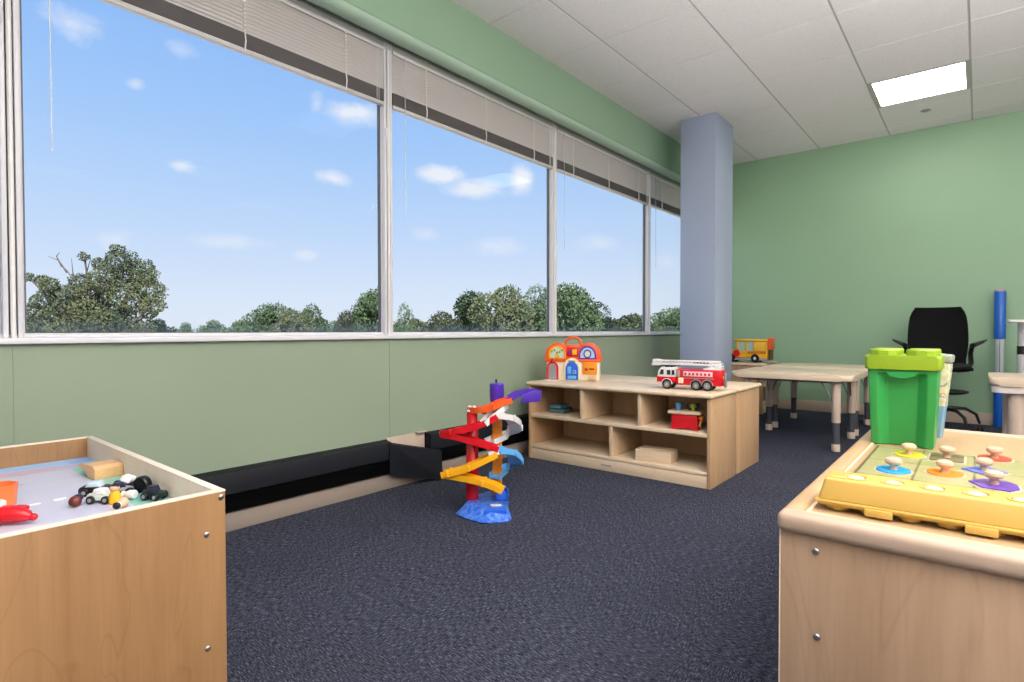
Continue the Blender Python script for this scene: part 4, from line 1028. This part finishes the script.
def leaf_cloud(b_, c, r, n, size, rnd, flat_=.8):
    for _ in range(n):
        while True:
            v = Vector((rnd.uniform(-1, 1), rnd.uniform(-1, 1), rnd.uniform(-1, 1)))
            if .05 < v.length <= 1: break
        v = v.normalized()*(v.length**.45)
        nz_ = 1+.35*noise.noise(v*2.3+c*.9)
        p = c+Vector((v.x*r, v.y*r, v.z*r*flat_))*nz_
        s_ = size*rnd.uniform(.5, 1.2); u = Vector((rnd.gauss(0, 1), rnd.gauss(0, 1), rnd.gauss(0, 1))).normalized(); w_ = u.orthogonal().normalized()
        b_._f([b_.b.verts.new(p-u*s_), b_.b.verts.new(p-w_*s_*.45), b_.b.verts.new(p+u*s_), b_.b.verts.new(p+w_*s_*.45)])
def leaves_done(b_, mat, parent):
    me = bpy.data.meshes.new('foliage'); b_.b.to_mesh(me); b_.b.free(); me.materials.append(mat)
    ob = bpy.data.objects.new('foliage', me); COL.objects.link(ob); ob.parent = parent; return ob
def tree(name, label, blobs, zg, mat, loc, dens=1.0, size=.13, seed=3, group=None, twigs=(), az=None, trunk_r=.22):
    rnd = random.Random(seed); th = thing(name, label, 'tree', loc, az or 0, group)
    f_ = B()
    for (x, y, z, r_) in blobs: leaf_cloud(f_, Vector((x, y, z)), r_, int(480*dens*r_*r_/(size*6.5)), size, rnd)
    leaves_done(f_, mat, th)
    tk = B(); zmin = min(b[2] for b in blobs); zf = zg+(zmin-zg)*.8
    tk.tube([(0, 0, zg), (.1, .05, zg+(zf-zg)*.5), (0, 0, zf), (.05, 0, zf+1.0)], [trunk_r*1.4, trunk_r*1.1, trunk_r, trunk_r*.7], 9)
    for (x, y, z, r_) in blobs:
        mid = Vector((x*.45, y*.45, zf+(z-zf)*.55))
        tk.tube([(0, 0, zf), mid, (x, y, z)], [trunk_r*.5, trunk_r*.3, .04], 6)
    for tw in twigs: tk.tube([Vector(p) for p in tw], [.05]+[.028]*(len(tw)-2)+[.012], 5)
    tk.done('trunk', BARK, th)
    return th
GZ = -7.0
# main tree 30 m away: local x = right in the photo, metres relative to eye height .829 (1 m = 18.8 px)
d = 30; Dm = Vector((-1.205, .299, 0))*d; k_ = d/FPX
def bl(px, py, r_, dy=0): return ((px-98)*k_, dy, CAM_H+(331-py)*k_, r_*k_)
mb_ = [bl(122, 262, 15), bl(132, 272, 18, .6), bl(112, 280, 16, -.5), bl(144, 290, 17, .3), bl(156, 305, 11, -.2), bl(128, 298, 18, 0), bl(98, 262, 7, .2), bl(90, 257, 5, -.3), bl(100, 285, 12, .4), bl(84, 294, 16, 0),
       bl(62, 296, 16, .5), bl(56, 284, 9, -.4), bl(40, 280, 7, .2), bl(33, 277, 5, -.2), bl(70, 312, 20, .3), bl(98, 312, 18, -.3), bl(50, 318, 14, 0), bl(36, 324, 12, .4), bl(124, 318, 12, 0), bl(100, 330, 18, 0), bl(146, 313, 8, .2), bl(119, 250, 7, 0), bl(68, 335, 20, 0), bl(45, 300, 14, .2), bl(34, 312, 13, 0), bl(84, 318, 20, .5), bl(112, 320, 16, -.4), bl(76, 280, 9, .3), bl(140, 278, 12, .2), bl(30, 330, 14, 0), bl(134, 330, 12, .3), bl(150, 326, 8, 0)]
def tp_(px, py, dy=0): return ((px-98)*k_, dy, CAM_H+(331-py)*k_)
tw_ = [[tp_(84, 300), tp_(76, 282), tp_(68, 270), tp_(63, 266)], [tp_(78, 286), tp_(74, 272), tp_(73, 258)], [tp_(68, 272), tp_(60, 260), tp_(50, 256)], [tp_(88, 296), tp_(88, 272), tp_(92, 258)], [tp_(63, 266), tp_(58, 256), tp_(61, 252)]]
tree('ragged_tree', 'tall ragged tree with bare twigs beyond the leftmost large window', mb_, GZ, LEAF1, Dm, 2.0, .080, 5, None, tw_, YAW)
# generic crowns, copied and scaled (crown top near z=1, unit: metres)
def crown(seed, wide=1.0, n=13, top=3.6):
    rnd = random.Random(seed); out = []
    for i in range(n):
        a = rnd.uniform(0, 2*PI); h = rnd.random(); rr = (1-h*.62)*2.5*wide*math.sqrt(rnd.random())
        out.append((rr*math.cos(a), rr*math.sin(a), -.6+h*(top-.4), rnd.uniform(.7, 1.15)))
    out += [(0, 0, top-.95, .9)]
    for k in range(7):
        a = k*2*PI/7; out += [(1.7*wide*math.cos(a), 1.7*wide*math.sin(a), -.3+.3*math.sin(k*3), 1.3), (1.5*wide*math.cos(a+.4), 1.5*wide*math.sin(a+.4), -2.0, 1.3)]
    out += [(0, 0, .6, 1.6), (0, 0, -1.4, 1.7)]
    return out
protoA = tree('mid_tree', 'x', crown(11), GZ-.83+3.0, LEAF2, (0, 0, 0), 1.0, .115, 11)
protoB = tree('mid_tree', 'x', crown(23, .85, 11), GZ-.83+3.0, LEAF2, (0, 0, 0), 1.0, .12, 12)
protoC = tree('mid_tree', 'x', crown(31, 1.2, 14), GZ-.83+3.0, LEAF1, (0, 0, 0), 1.0, .12, 13)
def vdir(px):
    v = cr*((px-512)/FPX)+cf; v.z = 0; return v/v.dot(Vector((cf.x, cf.y, 0)).normalized())
# (px, top py, distance, width factor, prototype, label): crown mesh tops out 3.6 m above its origin
mids = [(243, 316, 52, .8, 'B', 'small bushy tree at the left of the pair beyond the leftmost large window'), (266, 298, 50, .95, 'A', 'round tree rising left of the centre of the leftmost large window'),
        (290, 303, 50, .9, 'C', 'tree beside the round one, filling the gap toward the right'), (313, 299, 52, .75, 'B', 'slim ragged tree right of the centre of the leftmost large window'),
        (348, 305, 48, .7, 'C', 'low tree just left of the taller one by the first mullion'), (370, 284, 44, 1.0, 'A', 'taller tree standing just left of the mullion between the two big windows'),
        (404, 296, 44, .55, 'B', 'tree edge showing just right of the mullion between the two big windows'), (418, 316, 48, 1.1, 'C', 'low tree behind the mullion between the two big windows'),
        (444, 306, 44, 1.1, 'C', 'lower left shoulder tree of the big clump in the second window'), (472, 287, 42, 1.25, 'A', 'left main tree of the big clump in the second window'),
        (506, 279, 42, 1.3, 'C', 'middle tree of the big clump in the second window'), (538, 279, 43, 1.35, 'B', 'right tree of the big clump, beside the second mullion'),
        (574, 277, 42, 1.35, 'A', 'rounded tree at the left of the third window above the playhouse'), (600, 297, 44, 1.0, 'B', 'right shoulder of the tree clump in the third window'),
        (634, 310, 60, 1.3, 'C', 'low broad tree at the right of the third window'), (672, 303, 58, 1.4, 'A', 'low broad tree in the last window next to the column')]
for i, (px, py, dd, wf, pr, lab) in enumerate(mids):
    dd += (-4, 3)[i % 2]
    src = {'A': protoA, 'B': protoB, 'C': protoC}[pr]
    top = CAM_H+(331-py)*dd/FPX
    v = vdir(px); loc = (v.x*dd, v.y*dd, 0)
    s_ = dd/46*wf*1.0
    # trunk foot sits on the ground: uniform z scale from ground to crown top
    zs = (top-GZ)/(3.75-(GZ-.83+3.0))
    loc = (loc[0], loc[1], GZ-(GZ-.83+3.0)*zs)
    c_ = dup(src, lab, loc, i*1.3, (s_, s_, zs)); c_['group'] = 'broadleaf trees beyond the windows'
for p_ in (protoA, protoB, protoC):
    for ch_ in kids(p_): bpy.data.objects.remove(ch_)
    bpy.data.objects.remove(p_)
def far_lab(px):
    w_ = 'leftmost large window' if px < 385 else 'second large window' if px < 552 else 'third window' if px < 648 else 'last window beside the column'
    return 'low hazy tree of the distant treeline, seen through the '+w_, 'distant treeline in the '+w_
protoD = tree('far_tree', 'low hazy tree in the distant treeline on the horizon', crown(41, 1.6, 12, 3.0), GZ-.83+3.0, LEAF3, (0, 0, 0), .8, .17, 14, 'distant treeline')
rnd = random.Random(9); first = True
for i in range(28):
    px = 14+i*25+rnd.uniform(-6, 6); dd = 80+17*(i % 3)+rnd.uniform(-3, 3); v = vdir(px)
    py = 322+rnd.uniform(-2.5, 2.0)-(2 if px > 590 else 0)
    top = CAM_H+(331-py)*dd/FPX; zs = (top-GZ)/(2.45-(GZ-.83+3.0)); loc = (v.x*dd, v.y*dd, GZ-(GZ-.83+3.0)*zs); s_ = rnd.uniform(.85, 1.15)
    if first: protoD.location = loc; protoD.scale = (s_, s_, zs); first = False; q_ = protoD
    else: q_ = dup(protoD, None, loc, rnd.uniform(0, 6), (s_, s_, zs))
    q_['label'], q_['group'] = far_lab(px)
